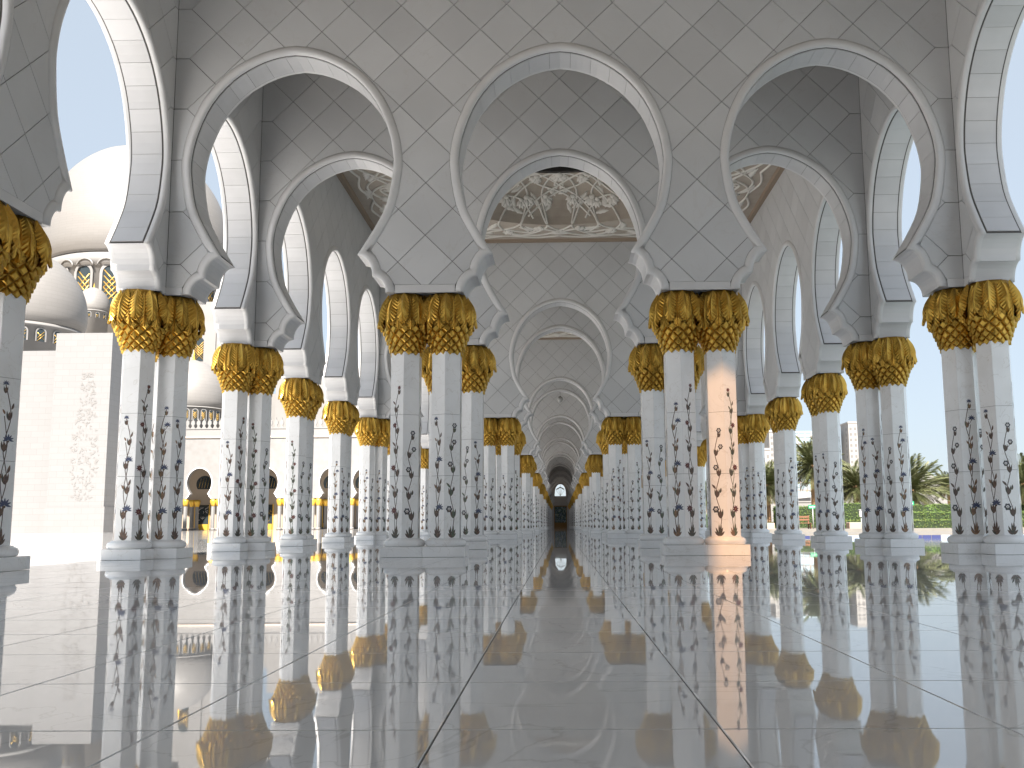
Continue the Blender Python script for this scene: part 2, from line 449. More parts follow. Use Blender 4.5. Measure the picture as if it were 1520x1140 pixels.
def join_data(name, items, mats):
    """items: (mesh, matrix, {material index map}) -> one mesh"""
    V, F, MI, S = [], [], [], []
    for me, mx, mi in items:
        o = len(V); V += [tuple(mx @ v.co) for v in me.vertices]
        flip = mx.determinant() < 0
        for p in me.polygons:
            vs = [o+i for i in p.vertices]; F.append(tuple(vs[::-1] if flip else vs)); MI.append(mi if mi is not None else p.material_index); S.append(p.use_smooth)
    me = bpy.data.meshes.new(name); me.from_pydata(V, [], F)
    for m in mats: me.materials.append(m)
    me.polygons.foreach_set('material_index', MI); me.polygons.foreach_set('use_smooth', S); me.update(); return me

PIECES = arc_pieces()
class WallKit:
    def __init__(s, arches, x0, x1, ht, node_x, clampx, core_x=None):
        s.arches = arches; s.ht = ht
        c0, c1 = core_x or (x0, x1)
        s.core = wall_core(arches, c0, c1, ht)
        s.panels = panel_cells(arches, x0, x1, ht, node_x, clampx, node_x*.4)
        s.trim_f = trim_mesh(ht, -1); s.trim_b = trim_mesh(ht, 1)
        s.soffits = [soffit_piece(P, ht) for P in PIECES]
        I = Matrix()
        s.panels_joined = join_data('panelling', [(p, I, 0) for p in s.panels], [M['panel']])
        B = Matrix.Diagonal((1, -1, 1, 1))
        s.panels_back = join_data('panelling', [(p, B, 0) for p in s.panels], [M['panel']])
        s.soffit_joined = join_data('soffit_lining', [(p, I, 0) for p in s.soffits], [M['soffit']])
        # bottom bands under each pier, both faces
        s.bands = []; e = sorted([c0]+[a+BOT[0]*q for a in arches for q in (-1, 1)]+[c1])
        e2 = [x0]+[v for v in e[1:-1]]+[x1]
        for a, b in zip(e2[::2], e2[1::2]):
            aa = a+(.002 if a != e2[0] else 0); bb = b-(.002 if b != e2[-1] else 0)
            if a != e2[0]: aa = a+TRIM_D+.004
            if b != e2[-1]: bb = b-TRIM_D-.004
            for q in (-1, 1):
                y0, y1 = sorted((q*(ht-.03), q*(ht+.004)))
                mb = MB(); mb.box((aa, y0, ZB-.002), (bb, y1, ZB+.144), 0); s.bands.append(mb.data('bottom_band', [M['trim']]))
    def build(s, name, label, loc, rz, detail, front_single=True, group='marble walls of the arcade'):
        """detail 2: panels of the seen face and soffit stones one by one; 1: joined"""
        w = thing(name, label, 'wall', loc, rz, group)
        ob('core', s.core, w)
        for bnd in s.bands: ob('bottom_band', bnd, w)
        if detail == 2:
            for p in s.panels: ob('panel', p, w)
        else:
            o = ob('panelling', s.panels_joined, w); o['kind'] = 'stuff'
        o = ob('back_panelling', s.panels_back, w); o['kind'] = 'stuff'
        for a in s.arches:
            ob('arch_trim', s.trim_f, w, (a, 0, 0)); ob('arch_trim', s.trim_b, w, (a, 0, 0))
            if detail == 2:
                for p in s.soffits: ob('soffit_stone', p, w, (a, 0, 0))
            else:
                o = ob('soffit_lining', s.soffit_joined, w, (a, 0, 0)); o['kind'] = 'stuff'
        return w

XI = XF-HF                                      # inner face of the side walls
kit_cross = WallKit((-G, 0, G), -XI+.002, XI-.002, HT, G/2, (-G*1.5+.5, G*1.5-.5))
kit_narrow = WallKit((0,), -GY/2+HT+.002, GY/2-HT-.002, HF, GY/2, (-GY/2+.5, GY/2-.5), core_x=(-GY/2+.001, GY/2-.001))
kit_wide = WallKit((-GY, 0, GY), -GY*1.5+HT+.002, GY*1.5-HT-.002, HF, GY/2, (-GY*1.5+.5, GY*1.5-.5), core_x=(-GY*1.5+.001, GY*1.5-.001))

ORD = ['first','second','third','fourth','fifth','sixth','seventh','eighth','ninth','tenth','eleventh','twelfth','thirteenth','fourteenth','fifteenth','sixteenth','seventeenth','eighteenth','nineteenth','twentieth']
NPER = 6                                        # open stretches; a closed hall follows
WALLS = []                                      # y of every cross wall, index 0 = the one above the camera
y = Y1-15
for k in range(NPER+4):
    WALLS += [y+15, y+20]; y += 20
# WALLS[0] = Y1 ...
for i, wy in enumerate(WALLS):
    kit_cross.build('arcade_wall', f'{ORD[i]} white marble cross wall with three keyhole arches spanning the arcade, counted from the front', 'x' and (0, wy, 0), 0, 2 if i < 3 else 1)
kit_cross.build('arcade_wall', 'white marble cross wall with three keyhole arches directly above the camera', (0, Y1-15, 0), 0, 1)
def facade(side, kit, yc, label, det):
    kit.build('side_wall', label, (side*XF, yc, 0), -pi/2 if side < 0 else pi/2, det) if False else \
    kit.build('side_wall', label, (side*XF, yc, 0), pi/2 if side < 0 else -pi/2, det)
for side, sn, what in ((-1, 'left', 'courtyard'), (1, 'right', 'pool')):
    facade(side, kit_wide, Y1-7.5, f'panelled {what} side wall over the near open bay, nearest on the {sn}', 2)
    facade(side, kit_narrow, Y1-17.5, f'panelled {what} side wall with one arch beside the camera, {sn} hand', 1)
    for k in range(NPER):
        y0 = Y1+20*k
        facade(side, kit_narrow, y0+2.5, f'{what} side wall with one arch between the {ORD[2*k]} and {ORD[2*k+1]} cross walls', 2 if k == 0 else 1)
        if k < NPER-1: facade(side, kit_wide, y0+12.5, f'{what} side wall with three arches between the {ORD[2*k+1]} and {ORD[2*k+2]} cross walls', 2 if k == 0 else 1)
YH = Y1+20*(NPER-1)+5                           # the closed hall begins here
YE = WALLS[-1]+9                                # end wall
mb = MB()
for s in (-1, 1):
    y = YH+.4
    while y < YE:                               # side walls; unseen tall openings added every ten metres to light the hall
        y2 = min(y+5.5, YE); y3 = min(y+10, YE)
        def side_box(a, b, z0, z1): mb.box((min(s*(XI-.3), s*(XI+.9)), a, z0), (max(s*(XI-.3), s*(XI+.9)), b, z1))
        side_box(y, y2, -.05, 15.5)
        if y3 > y2: side_box(y2, y3, -.05, 3); side_box(y2, y3, 9, 15.5)
        y = y3
# unseen wall added behind the camera to keep sun off the floor
YR = Y1-20
hall = struct('hall_wall', mb.data('hall_wall', [M['grey_wall']]))
mb = MB(); mb.box((-8.6, YR-.4, -.05), (8.6, YR+.4, 15)); struct('rear_sun_blocker', mb.data('rear_sun_blocker', [M['trim']]))

# ------------------------------------------------------------------ ceilings
R0, R1, CZ = 5.2, 4.2, 1.7                       # round cove of the wide bays: foot and lip radius, rise
def ceil_mesh(y0, y1):
    mb = MB(); n = 96; cyy = (y0+y1)/2; hy = (y1-y0)/2; hx = XI
    def sq(a):
        c, s = cos(a), sin(a); k = min(hx/max(abs(c),1e-6), hy/max(abs(s),1e-6)); return (k*c, k*s)
    angs = sorted(set([2*pi*k/n for k in range(n)]+[atan2(sy*hy, sx*hx) % (2*pi) for sx in (-1,1) for sy in (-1,1)]))
    def ring(f): return [mb.vert((x, cyy+yv, z)) for x, yv, z in (f(a) for a in angs)]
    def edge(a, q, z):
        x, yv = sq(a); k = 1-q/sqrt(x*x+yv*yv); return (x*k, yv*k, z)
    rings = [(ring(lambda a: (*sq(a), 11.9)), 1), (ring(lambda a: edge(a, .16, 11.9)), 1), (ring(lambda a: edge(a, .20, 12.0)), 0), (ring(lambda a: (R0*cos(a), R0*sin(a), 12.0)), 0)]
    for k in range(1, 9):
        th = k/8*pi/2; r = R0-(R0-R1)*(1-cos(th)); rings.append((ring(lambda a: (r*cos(a), r*sin(a), 12+CZ*sin(th))), 0))
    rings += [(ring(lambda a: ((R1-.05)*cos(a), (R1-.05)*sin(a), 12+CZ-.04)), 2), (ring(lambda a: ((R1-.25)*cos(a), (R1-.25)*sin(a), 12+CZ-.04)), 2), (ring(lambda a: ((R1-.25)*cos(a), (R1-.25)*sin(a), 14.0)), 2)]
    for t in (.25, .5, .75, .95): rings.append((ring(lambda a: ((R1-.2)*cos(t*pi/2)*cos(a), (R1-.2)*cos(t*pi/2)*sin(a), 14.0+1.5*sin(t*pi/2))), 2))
    for (A, m), (B, m2) in zip(rings, rings[1:]):
        for k in range(len(angs)): j = (k+1) % len(angs); mb.face((A[k], B[k], B[j], A[j]), m, False)
    mb.face(rings[-1][0], 2)
    return mb.data('ceiling', [M['relief_bg'], M['brown_trim'], M['dark']])
bays = [(Y1+20*k+5, Y1+20*k+20) for k in range(NPER+3)]
CEIL = []
for a, b in bays: CEIL.append(struct('ceiling', ceil_mesh(a+HT, b-HT)))
# ceiling over the camera; unseen slit and amber pane added to warm one column
sx0, sx1, sy0, sy1 = 2.28, 3.08, 5.0, 8.55
mb = MB(); ya, yb = YR-.4, Y1+.36
for a, b in (((-XF-.5, ya), (sx0, yb)), ((sx1, ya), (XF+.5, yb)), ((sx0, ya), (sx1, sy0)), ((sx0, sy1), (sx1, yb))): mb.box((*a, 12.0), (*b, 12.25))
slit_ceiling = struct('ceiling', mb.data('ceiling', [M['relief_bg']]))
mb = MB(); mb.poly([(sx0, sy0, 12.1), (sx1, sy0, 12.1), (sx1, sy1, 12.1), (sx0, sy1, 12.1)]); ob('sun_patch_filter', mb.data('sun_patch_filter', [M['amber']]), slit_ceiling)
mb = MB()
mb.box((-XF-.5, Y1-.36, 15.6), (XF+.5, YE+1, 16.2))
for s in (-1, 1):
    mb.box((s*XF-.35, Y1-.36, ZT-.01), (s*XF+.35, YH+.4, 15.6))
for k in range(NPER+4): mb.box((-XI-.3, Y1+20*k-.36, 12.02), (XI+.3, Y1+20*k+5.36, 15.6), 0)
struct('roof', mb.data('roof', [M['relief_bg']]))

# plaster flower relief on the ceiling beyond the second wall (and a joined one further on)
def leaf_mesh():
    mb = MB(); n = 9; L = []; 
    c = [mb.vert((0, 0, 0))]
    pts = []
    for i in range(n+1):
        t = i/n; w = .17*sin(pi*min(1, t*1.05))**.8*(1-.35*t); w *= (1 if i % 2 else .78)
        bend = .28*t*t
        pts.append((t*.95, bend, w))
    A = [mb.vert((x-.02, b+w, -.015)) for x, b, w in pts]; B = [mb.vert((x+.05, b-w, -.015)) for x, b, w in pts]
    R = [mb.vert((x, b, -.075*sin(pi*(.1+.85*i/n)))) for i, (x, b, w) in enumerate(pts)]
    A0 = [mb.vert((x-.02, b+w, .06)) for x, b, w in pts]; B0 = [mb.vert((x+.05, b-w, .06)) for x, b, w in pts]
    for i in range(n):
        mb.face((A[i], A[i+1], R[i+1], R[i]), 0, True); mb.face((R[i], R[i+1], B[i+1], B[i]), 0, True)
        mb.face((A0[i], A0[i+1], A[i+1], A[i])); mb.face((B[i], B[i+1], B0[i+1], B0[i]))
    return fixnormals(mb.data('relief_leaf', [M['relief']]))
def flower_mesh(k=5):
    mb = MB()
    for p in range(k):
        a = (p-(k-1)/2)*.42; c, s = cos(a), sin(a); L = .55-.05*abs(p-(k-1)/2); z0 = -.05-.03*(p % 2)
        def P(u, v, z): return (u*c-v*s, u*s+v*c, z)
        q = [P(0, -.05, z0), P(L*.55, -.12, z0-.03), P(L, 0, z0-.02), P(L*.55, .12, z0-.03), P(0, .05, z0)]
        top = [mb.vert(x) for x in q]; mid = mb.vert(P(L*.5, 0, z0-.10)); bot = [mb.vert((x[0], x[1], .07)) for x in q]
        for i in range(5):
            j = (i+1) % 5; mb.face((top[i], top[j], mid), 0, True); mb.face((bot[i], bot[j], top[j], top[i]))
    mb.lathe([(.02, .06), (.13, .04), (.15, -.05), (.10, -.12), (.02, -.14)], 10, 0)
    return fixnormals(mb.data('relief_flower', [M['relief']]))
LEAF, FLOWER = leaf_mesh(), flower_mesh()
def surf(u, v, half):
    """strip coordinates (along the wall, inward over the flat ring and up the cove) -> plan of one side"""
    d0 = half-.22
    if abs(u) < R0-.05:
        y0 = sqrt(R0*R0-u*u); vf = d0-y0
        if v > vf:
            th = min((v-vf)/2.15, 1)*pi/2; r = R0-(R0-R1)*(1-cos(th)); return Vector((u*r/R0, y0*r/R0, 12+CZ*sin(th)))
    return Vector((u, d0-v, 12.0))
def relief(parent, cyy, hy, single):
    stuff = []
    base_v = [[(0, 4.0), (1.1, 3.4), (2.3, 2.2), (2.0, .9), (.9, .5), (-.2, 1.3), (-.9, 2.6)], [(0, 4.0), (.7, 2.9), (.5, 1.5), (1.6, .5), (3.3, .7), (4.4, 2.0)],
              [(2.2, 4.0), (1.3, 2.9), (1.7, 1.6), (3.0, .9)], [(2.2, 4.0), (3.2, 3.0), (3.0, 1.7), (4.2, .9), (5.6, .5)], [(1.0, 4.0), (2.1, 3.1), (3.7, 2.6), (4.6, 1.4)],
              [(0, .42), (1.0, .22), (2.1, .45), (3.2, .2), (4.4, .42), (5.7, .2)], [(4.3, 3.4), (4.6, 2.6), (5.8, 1.6), (6.4, .6)], [(3.2, 4.0), (4.0, 3.2), (4.6, 3.0)], [(.0, .9), (.8, 1.3), (1.2, .9), (2.4, 1.3), (3.6, 1.1)], [(-1.2, 4.0), (0, 3.1), (1.0, 2.5), (1.5, 1.8), (1.2, 1.0)], [(1.6, 4.0), (.9, 3.2), (-.3, 2.7), (-1.2, 2.1)], [(2.9, 4.0), (2.4, 3.2), (1.5, 2.7), (1.0, 2.0)]]
    base_l = [(.5, 3.0, -2.4, .9), (1.5, 3.2, -.5, .85), (2.4, 2.0, -1.3, .95), (1.0, 2.0, -2.2, .9), (.3, 1.9, -1.0, .8), (2.9, 2.4, -.6, .9), (2.6, .75, .2, .9), (3.7, 1.9, -1.9, .95), (4.5, .9, .5, .9),
              (1.2, .4, .15, .9), (3.4, 3.3, -1.0, .8), (4.3, 2.7, -2.4, .85), (5.4, 1.0, 2.6, .8), (2.1, 3.6, -2.6, .75), (5.1, 1.9, -.4, .85), (.5, .7, 3.0, .8), (1.6, 1.5, -2.7, .8), (3.5, .5, 2.9, .9), (.9, 3.8, -.3, .8),
              (1.9, 2.7, -1.8, .8), (3.1, 1.3, .7, .8), (.8, 1.1, .5, .75), (4.0, 3.7, -1.5, .7), (2.7, 3.3, -2.0, .75), (.35, 2.35, -1.2, 1.0), (1.15, 2.9, -2.0, 1.0), (1.75, 2.1, -1.0, 1.0), (2.45, 3.1, -.4, .95), (.8, 3.2, .9, .8), (1.7, 3.55, -1.3, .9), (2.9, 3.75, -2.2, .8), (.2, 3.2, -1.9, .8), (2.2, 2.4, -2.6, .85), (3.25, 2.7, -2.3, .9), (1.35, 2.2, .6, .75)]
    base_f = [(.0, 3.75, -pi/2, 1.3), (1.3, 2.5, -1.8, .95), (2.75, 2.9, -1.3, 1.05), (4.0, 2.3, -1.9, .95), (3.2, 1.6, -1.2, .85), (.75, 1.5, -1.3, .8), (5.2, 1.4, -1.2, .85), (1.9, 3.95, -1.57, 1.0), (2.0, 1.1, -1.5, .8), (3.6, 3.95, -1.57, .9), (1.0, 3.6, -1.3, .9), (.55, 2.65, -1.8, .85), (2.1, 2.9, -1.2, .9), (1.5, 1.9, -1.5, .8)]
    for q in range(4):
        half = XI if q % 2 else hy; lim = (hy if q % 2 else XI)-.3
        def rot(p): return (Vector((p.x, p.y, p.z)), Vector((p.y, -p.x, p.z)), Vector((-p.x, -p.y, p.z)), Vector((-p.y, p.x, p.z)))[q]
        for mir in (1, -1):
            S = lambda u, v: rot(surf(mir*u, v, half))
            def put(name, data, u, v, a, sc):
                vf = half-.22-sqrt(max(0, R0*R0-u*u)) if abs(u) < R0 else 9
                if v > vf-.25:
                    v = max(v, vf+.08-min(0, sin(a))*sc*.98)
                    if v > vf+2.1: return
                elif sin(a) > 0 and v+sin(a)*sc > vf: v = max(.1, vf-sin(a)*sc)
                e = .03; p = S(u, v); tu = (S(u+e, v)-p).normalized(); tv = (S(u, v+e)-p); tv = (tv-tu*tv.dot(tu)).normalized()
                N = tu.cross(tv)
                if N.z < 0 or (abs(N.z) < .2 and N.dot(Vector((p.x, p.y, 0))) < 0): N = -N
                T = (tu*cos(a)+tv*sin(a)).normalized(); B = N.cross(T)
                mx = Matrix(((T.x*sc, B.x*sc, N.x*sc, p.x), (T.y*sc, B.y*sc, N.y*sc, p.y+cyy), (T.z*sc, B.z*sc, N.z*sc, p.z), (0, 0, 0, 1)))
                if single: ob(name, data, parent).matrix_local = mx
                else: stuff.append((data, mx, 0))
            for c in base_v:
                pts = [(u, v) for u, v in c if abs(u) < lim]
                if len(pts) < 3: continue
                mb = MB(); L = []
                for u, v in catmull(pts, 8):
                    p = S(u, max(.02, v)); L.append((p.x*.997, p.y*.997+cyy, p.z-.015))
                mb.tube(L, .042, 6); me = mb.data('relief_vine', [M['relief']])
                if single: ob('relief_vine', me, parent)
                else: stuff.append((me, Matrix(), 0))
            for u, v, a, sc in base_l:
                if u < lim and u < half-v-.1 or v > 2.2: put('relief_leaf', LEAF, u, v, a, sc*.98)
            for u, v, a, sc in base_f:
                if (u < half-v-.1 or v > 2.2) and not (u == 0 and mir < 0): put('relief_flower', FLOWER, u, v, a, sc*.85)
    if not single:
        o = ob('flower_relief', join_data('flower_relief', stuff, [M['relief']]), parent); o['kind'] = 'stuff'
for i, (a, b) in enumerate(bays[:3]): relief(CEIL[i], (a+b)/2, (b-a)/2-HT, i == 0)

# ------------------------------------------------------------------ floor, courtyard, pool, ground
T = .7772; TX0 = -.3393+.07-.07; TX0 = -.339+.0; TY0 = 2.651
TX0 -= .07                                      # camera stands .07 left of the arcade axis
XR = 8.42                                       # arcade floor ends here, pool beyond
def tile_mesh(w=T, e=.0024):
    mb = MB(); h = w/2-e; hh = h-.0022
    A = [mb.vert(p) for p in ((-h,-h,-.02),(h,-h,-.02),(h,h,-.02),(-h,h,-.02))]; B = [mb.vert(p) for p in ((-h,-h,-.003),(h,-h,-.003),(h,h,-.003),(-h,h,-.003))]
    C = [mb.vert(p) for p in ((-hh,-hh,0),(hh,-hh,0),(hh,hh,0),(-hh,hh,0))]
    for k in range(4):
        j = (k+1)%4; mb.face((A[k],A[j],B[j],B[k])); mb.face((B[k],B[j],C[j],C[k]))
    mb.face(C); return mb.data('floor_tile', [M['floor']])
mb = MB(); mb.poly([(-16, -4, -.012), (XR, -4, -.012), (XR, YE, -.012), (-16, YE, -.012)]); mb.poly([(XR, -4, -.012), (XR, -4, -.6), (XR, YE, -.6), (XR, YE, -.012)])
flo = struct('floor', mb.data('floor', [M['grout']]))
TILE = tile_mesh(); rt = random.Random(5)
i0, i1 = int((-16-TX0)/T), int((XR-TX0)/T)
joined = MB()
for j in range(-8, 120):
    for i in range(i0, i1):
        cx, cyy = TX0+(i+.5)*T, TY0+(j+.5)*T
        if cyy < 9 and cyy > 1.3 and abs(cx) < .62*cyy+.9:
            o = ob('floor_tile', TILE, flo, (cx, cyy, 0)); o.rotation_euler = (rt.uniform(-1, 1)*.0007, rt.uniform(-1, 1)*.0007, 0)
        elif cyy < 92:
            h = T/2-.003; tx, ty = rt.uniform(-1, 1)*.0005, rt.uniform(-1, 1)*.0005
            joined.poly([(cx+a*h, cyy+b*h, a*h*tx+b*h*ty) for a, b in ((-1,-1),(1,-1),(1,1),(-1,1))])
y9 = TY0+120*T
joined.poly([(-16, y9, 0), (XR, y9, 0), (XR, YE, 0), (-16, YE, 0)])
yb = TY0-8*T
joined.poly([(-16, -4, 0), (XR, -4, 0), (XR, yb, 0), (-16, yb, 0)])
xe = TX0+i1*T
joined.poly([(xe+.004, yb, 0), (XR, yb, 0), (XR, y9, 0), (xe+.004, y9, 0)]); xw = TX0+i0*T
if xw > -16: joined.poly([(-16, yb, 0), (xw-.004, yb, 0), (xw-.004, y9, 0), (-16, y9, 0)])
o = ob('floor_tiles', joined.data('floor_tiles', [M['floor']]), flo); o['kind'] = 'stuff'
mb = MB()
mb.poly([(-140, -90, -.004), (-16, -90, -.004), (-16, 150, -.004), (-140, 150, -.004)])
mb.poly([(-16, -90, -.004), (60, -90, -.004), (60, -4, -.004), (-16, -4, -.004)])
struct('courtyard', mb.data('courtyard', [M['court_floor']]))
mb = MB(); S = 2500
mb.poly([(-S, -S, -.7), (S, -S, -.7), (S, S, -.7), (-S, S, -.7)]); struct('ground', mb.data('ground', [M['sand']]))
YP = 36.6
mb = MB(); mb.poly([(XR, -4, -.07), (70, -4, -.07), (70, YP, -.07), (XR, YP, -.07)]); struct('pool_water', mb.data('pool_water', [M['water']]))
mb = MB(); mb.poly([(XR, 45, -.05), (120, 45, -.05), (120, 62, -.05), (XR, 62, -.05)]); struct('channel_water', mb.data('channel_water', [M['water']]))
mb = MB(); mb.box((XR+.002, YP, -.6), (70, 45, .11)); mb.box((XR+.002, 62, -.6), (120, 64.5, .14))
kerb = struct('pool_kerb', mb.data('pool_kerb', [M['kerb']]))
tl = []
for q in ('water_tile', 'water_tile_pale'):
    mb = MB(); mb.box((-.17, -.02, -.13), (.17, 0, .055)); tl.append(mb.data('pool_tile', [M[q]]))
for k in range(60):
    x = XR+.3+k*.36
    ob('pool_tile', tl[0] if rt.random() < .62 else tl[1], kerb, (x, YP-.003, 0))
mb = MB(); mb.box((XR+.002, 64.5, -.6), (300, 260, .10)); struct('garden_paving', mb.data('garden_paving', [M['paving']]))

# ------------------------------------------------------------------ columns
HR = .298
def shaft_mesh():
    mb = MB(); zs = [.325, 1.44, 2.55, 3.70]
    rc = HR-.012
    mb.lathe([(rc, .325), (rc, 3.70)], 6, 1, sm=False)
    for a, b in zip(zs, zs[1:]):
        for k in range(6):
            a0, a1 = k*pi/3, (k+1)*pi/3
            p, q = Vector((HR*cos(a0), HR*sin(a0), 0)), Vector((HR*cos(a1), HR*sin(a1), 0)); d = (q-p).normalized()
            n = Vector((cos((a0+a1)/2), sin((a0+a1)/2), 0))
            p1, q1 = p+d*.0035, q-d*.0035; z0, z1 = a+.0025, b-.0025
            F = [mb.vert(x) for x in (p1+Vector((0,0,z0)), q1+Vector((0,0,z0)), q1+Vector((0,0,z1)), p1+Vector((0,0,z1)))]
            Bk = [mb.vert(x) for x in (p1-n*.012+Vector((0,0,z0)), q1-n*.012+Vector((0,0,z0)), q1-n*.012+Vector((0,0,z1)), p1-n*.012+Vector((0,0,z1)))]
            mb.face(F, 0)
            for i in range(4): j = (i+1)%4; mb.face((Bk[i], Bk[j], F[j], F[i]), 0)
    return mb.data('shaft', [M['column'], M['grout']])
SHAFT = shaft_mesh()
mb = MB(); mb.lathe([(.31,.186),(.345,.188),(.362,.205),(.372,.235),(.368,.268),(.350,.295),(.322,.308),(.305,.312),(.300,.326)], 28); BASE = mb.data('base', [M['column']])
mb = MB(); mb.bbox((-.374,-.374,.004),(.374,.374,.184), .006); PLINTH = mb.data('plinth', [M['column']])

# flower inlays: thin stone shapes set in each face (local x across the face, y up, z out)
def inlay_design(kind, seed):
    r = random.Random(seed); mb = MB(); MATS = ['stem', 'leaf_dark', 'leaf_green', 'leaf_brown', 'ochre', 'maroon', 'blue', 'slate', 'pearl']; ix = {n: i for i, n in enumerate(MATS)}
    zz = [.0]
    def flat(pts, m):
        zz[0] += .00003; mb.face([mb.vert((x, yv, zz[0])) for x, yv in pts], ix[m])
    def ribbon(pts, w, m):
        P = catmull(pts, 5); zz[0] += .00003
        L = []; R = []
        for i, p in enumerate(P):
            a, b = P[max(i-1,0)], P[min(i+1,len(P)-1)]; dx, dy = b[0]-a[0], b[1]-a[1]; l = sqrt(dx*dx+dy*dy) or 1
            L.append(mb.vert((p[0]-dy/l*w, p[1]+dx/l*w, zz[0]))); R.append(mb.vert((p[0]+dy/l*w, p[1]-dx/l*w, zz[0])))
        for i in range(len(P)-1): mb.face((R[i], R[i+1], L[i+1], L[i]), ix[m])
    def leaf(x, yv, a, L, w, m, bend=.2):
        n = 6; A = []; B = []
        for i in range(n+1):
            t = i/n; ww = w*sin(pi*t)**.8*(1-.3*t); b = bend*L*t*t
            A.append((t*L, b+ww)); B.append((t*L, b-ww))
        pts = A+B[::-1][1:-1]; c, s = cos(a), sin(a)
        flat([(x+u*c-v*s, yv+u*s+v*c) for u, v in pts][::-1], m)
    def cup(x, yv, sc, ms):                     # three upright leaves like a tulip
        leaf(x, yv, pi/2+.55, .165*sc, .022*sc, ms[0], -.3); leaf(x, yv, pi/2-.55, .165*sc, .022*sc, ms[1], .3)
        leaf(x, yv, pi/2, .15*sc, .034*sc, ms[2], 0)
    def star(x, yv, rr, m, n=8):
        pts = []
        for k in range(2*n): a = pi*k/n+.2; q = rr if k % 2 == 0 else rr*.55; pts.append((x+q*cos(a), yv+q*sin(a)))
        flat(pts, m); flat([(x+rr*.22*cos(2*pi*k/8), yv+rr*.22*sin(2*pi*k/8)) for k in range(8)], 'ochre' if m == 'maroon' else 'slate')
    def ring(x, yv, rr, m):
        pts = []
        for k in range(24): a = 2*pi*k/24; q = rr*(1+.13*cos(6*a)); pts.append((x+q*cos(a), yv+q*sin(a)))
        flat(pts, m); flat([(x+rr*.5*cos(2*pi*k/10), yv+rr*.5*sin(2*pi*k/10)) for k in range(10)], 'pearl'); flat([(x+rr*.17*cos(2*pi*k/8), yv+rr*.17*sin(2*pi*k/8)) for k in range(8)], m)
    def burst(x, yv, rr, m):
        for k in range(7):
            a = pi*(k/6)*1.15-.24; leaf(x, yv, a, rr*1.15, rr*.2, m, 0)
        leaf(x, yv-.005, -pi/2, rr*.5, rr*.22, 'stem', 0)
    spec = {'A': (2.62, 'maroon', star, ['leaf_green', 'leaf_green', 'leaf_dark'], 'leaf_green'),
            'B': (2.14, 'blue', burst, ['leaf_dark', 'leaf_brown', 'leaf_brown'], 'stem'),
            'C': (1.86, 'slate', ring, ['leaf_dark', 'leaf_dark', 'stem'], 'stem'),
            'D': (2.72, 'maroon', star, ['leaf_dark', 'leaf_dark', 'leaf_brown'], 'stem'),
            'E': (2.02, 'slate', ring, ['leaf_brown', 'leaf_dark', 'leaf_green'], 'stem'),
            'F': (2.36, 'blue', burst, ['leaf_green', 'leaf_brown', 'ochre'], 'leaf_brown')}[kind]
    H, fm, ff, lm, sm = spec
    # clump at the foot
    for a, L in ((.55, .17), (-.55, .17), (.25, .23), (-.22, .21), (.9, .12), (-.9, .12)):
        leaf(r.uniform(-.012, .012), .0, pi/2-a, L, .022, r.choice(lm+(['ochre'] if kind in 'ADF' else [])), .12*(1 if a > 0 else -1))
    nseg = int(H/.36); ph = r.choice((0, 1)); yv = .08
    xa = 0; node = [(0, .08)]
    for k in range(1, nseg+1):
        x = .045*(1 if (k+ph) % 2 else -1)*r.uniform(.6, 1.15); node.append((x, H*k/nseg*r.uniform(.985, 1.0)))
    ribbon(node, .0066, sm)
    n2 = [(p[0]*-.75 if 0 < i < len(node)-1 else p[0], p[1]) for i, p in enumerate(node)][:-1]
    if kind in 'ABDF': ribbon(n2, .0058, sm)
    for i, (x, yy) in enumerate(node[1:-1]):
        s = 1.06-.45*i/nseg
        xc = x*.55
        cup(xc, yy-.06, s, lm)
        if i % 2 == 0 or kind in 'CE' and i % 3 != 1:
            fx = max(-.085, min(.085, -x*1.25)); fy = yy+.085
            ribbon([(xc, yy-.02), ((xc+fx)/2+.01, yy+.03), (fx, fy)], .0042, sm); ff(fx, fy+.02, (.070 if ff is star else .055 if ff is ring else .078)*s, fm)
            if ff is ring: leaf(fx, fy-.03, pi/2+.5, .05, .012, lm[0], 0); leaf(fx, fy-.03, pi/2-.5, .05, .012, lm[0], 0)
        else:
            leaf(x, yy+.09, pi/2+(.5 if x < 0 else -.5), .12*s, .024*s, lm[2], .2); leaf(-x*.6, yy+.02, pi/2+(.35 if x > 0 else -.35), .10*s, .022*s, 'ochre' if kind in 'BF' else lm[0], .15)
    x, yy = node[-1]
    ff(x, yy+.02, .044, fm); cup(x, yy-.11, .6, lm)
    return mb, MATS
DES = {}
for kd, sd in zip('ABCDEF', (3, 11, 21, 31, 41, 51)):
    mbd, MT = inlay_design(kd, sd); DES[kd] = mbd
APO = HR*cos(pi/6)+.0014
def face_inlay(kd, k, mb=None):
    """design kd placed on hex face k of the shaft"""
    s = DES[kd]; a = (k+.5)*pi/3; n = Vector((cos(a), sin(a), 0)); t = Vector((-sin(a), cos(a), 0)); own = mb is None; mb = mb or MB(); o = len(mb.v)
    mb.v += [tuple(n*(APO+z)+t*(x*.98)+Vector((0, 0, .335+yv))) for x, yv, z in s.v]
    mb.f += [tuple(o+i for i in f) for f in s.f]; mb.m += s.m; mb.smooth += s.smooth
    return mb.data('flower_inlay', [M[q] for q in MT]) if own else None
ARR = ['DBCAFE', 'CABEDF', 'BCFDAE', 'ECAFBD', 'FDEBCA', 'AEDCFB']
INL = {}; INLJ = {}
for ai, arr in enumerate(ARR):
    INL[ai] = [face_inlay(c, k) for k, c in enumerate(arr)]
    mbj = MB()
    for k, c in enumerate(arr): face_inlay(c, k, mbj)
    INLJ[ai] = mbj.data('flower_inlay', [M[q] for q in MT])

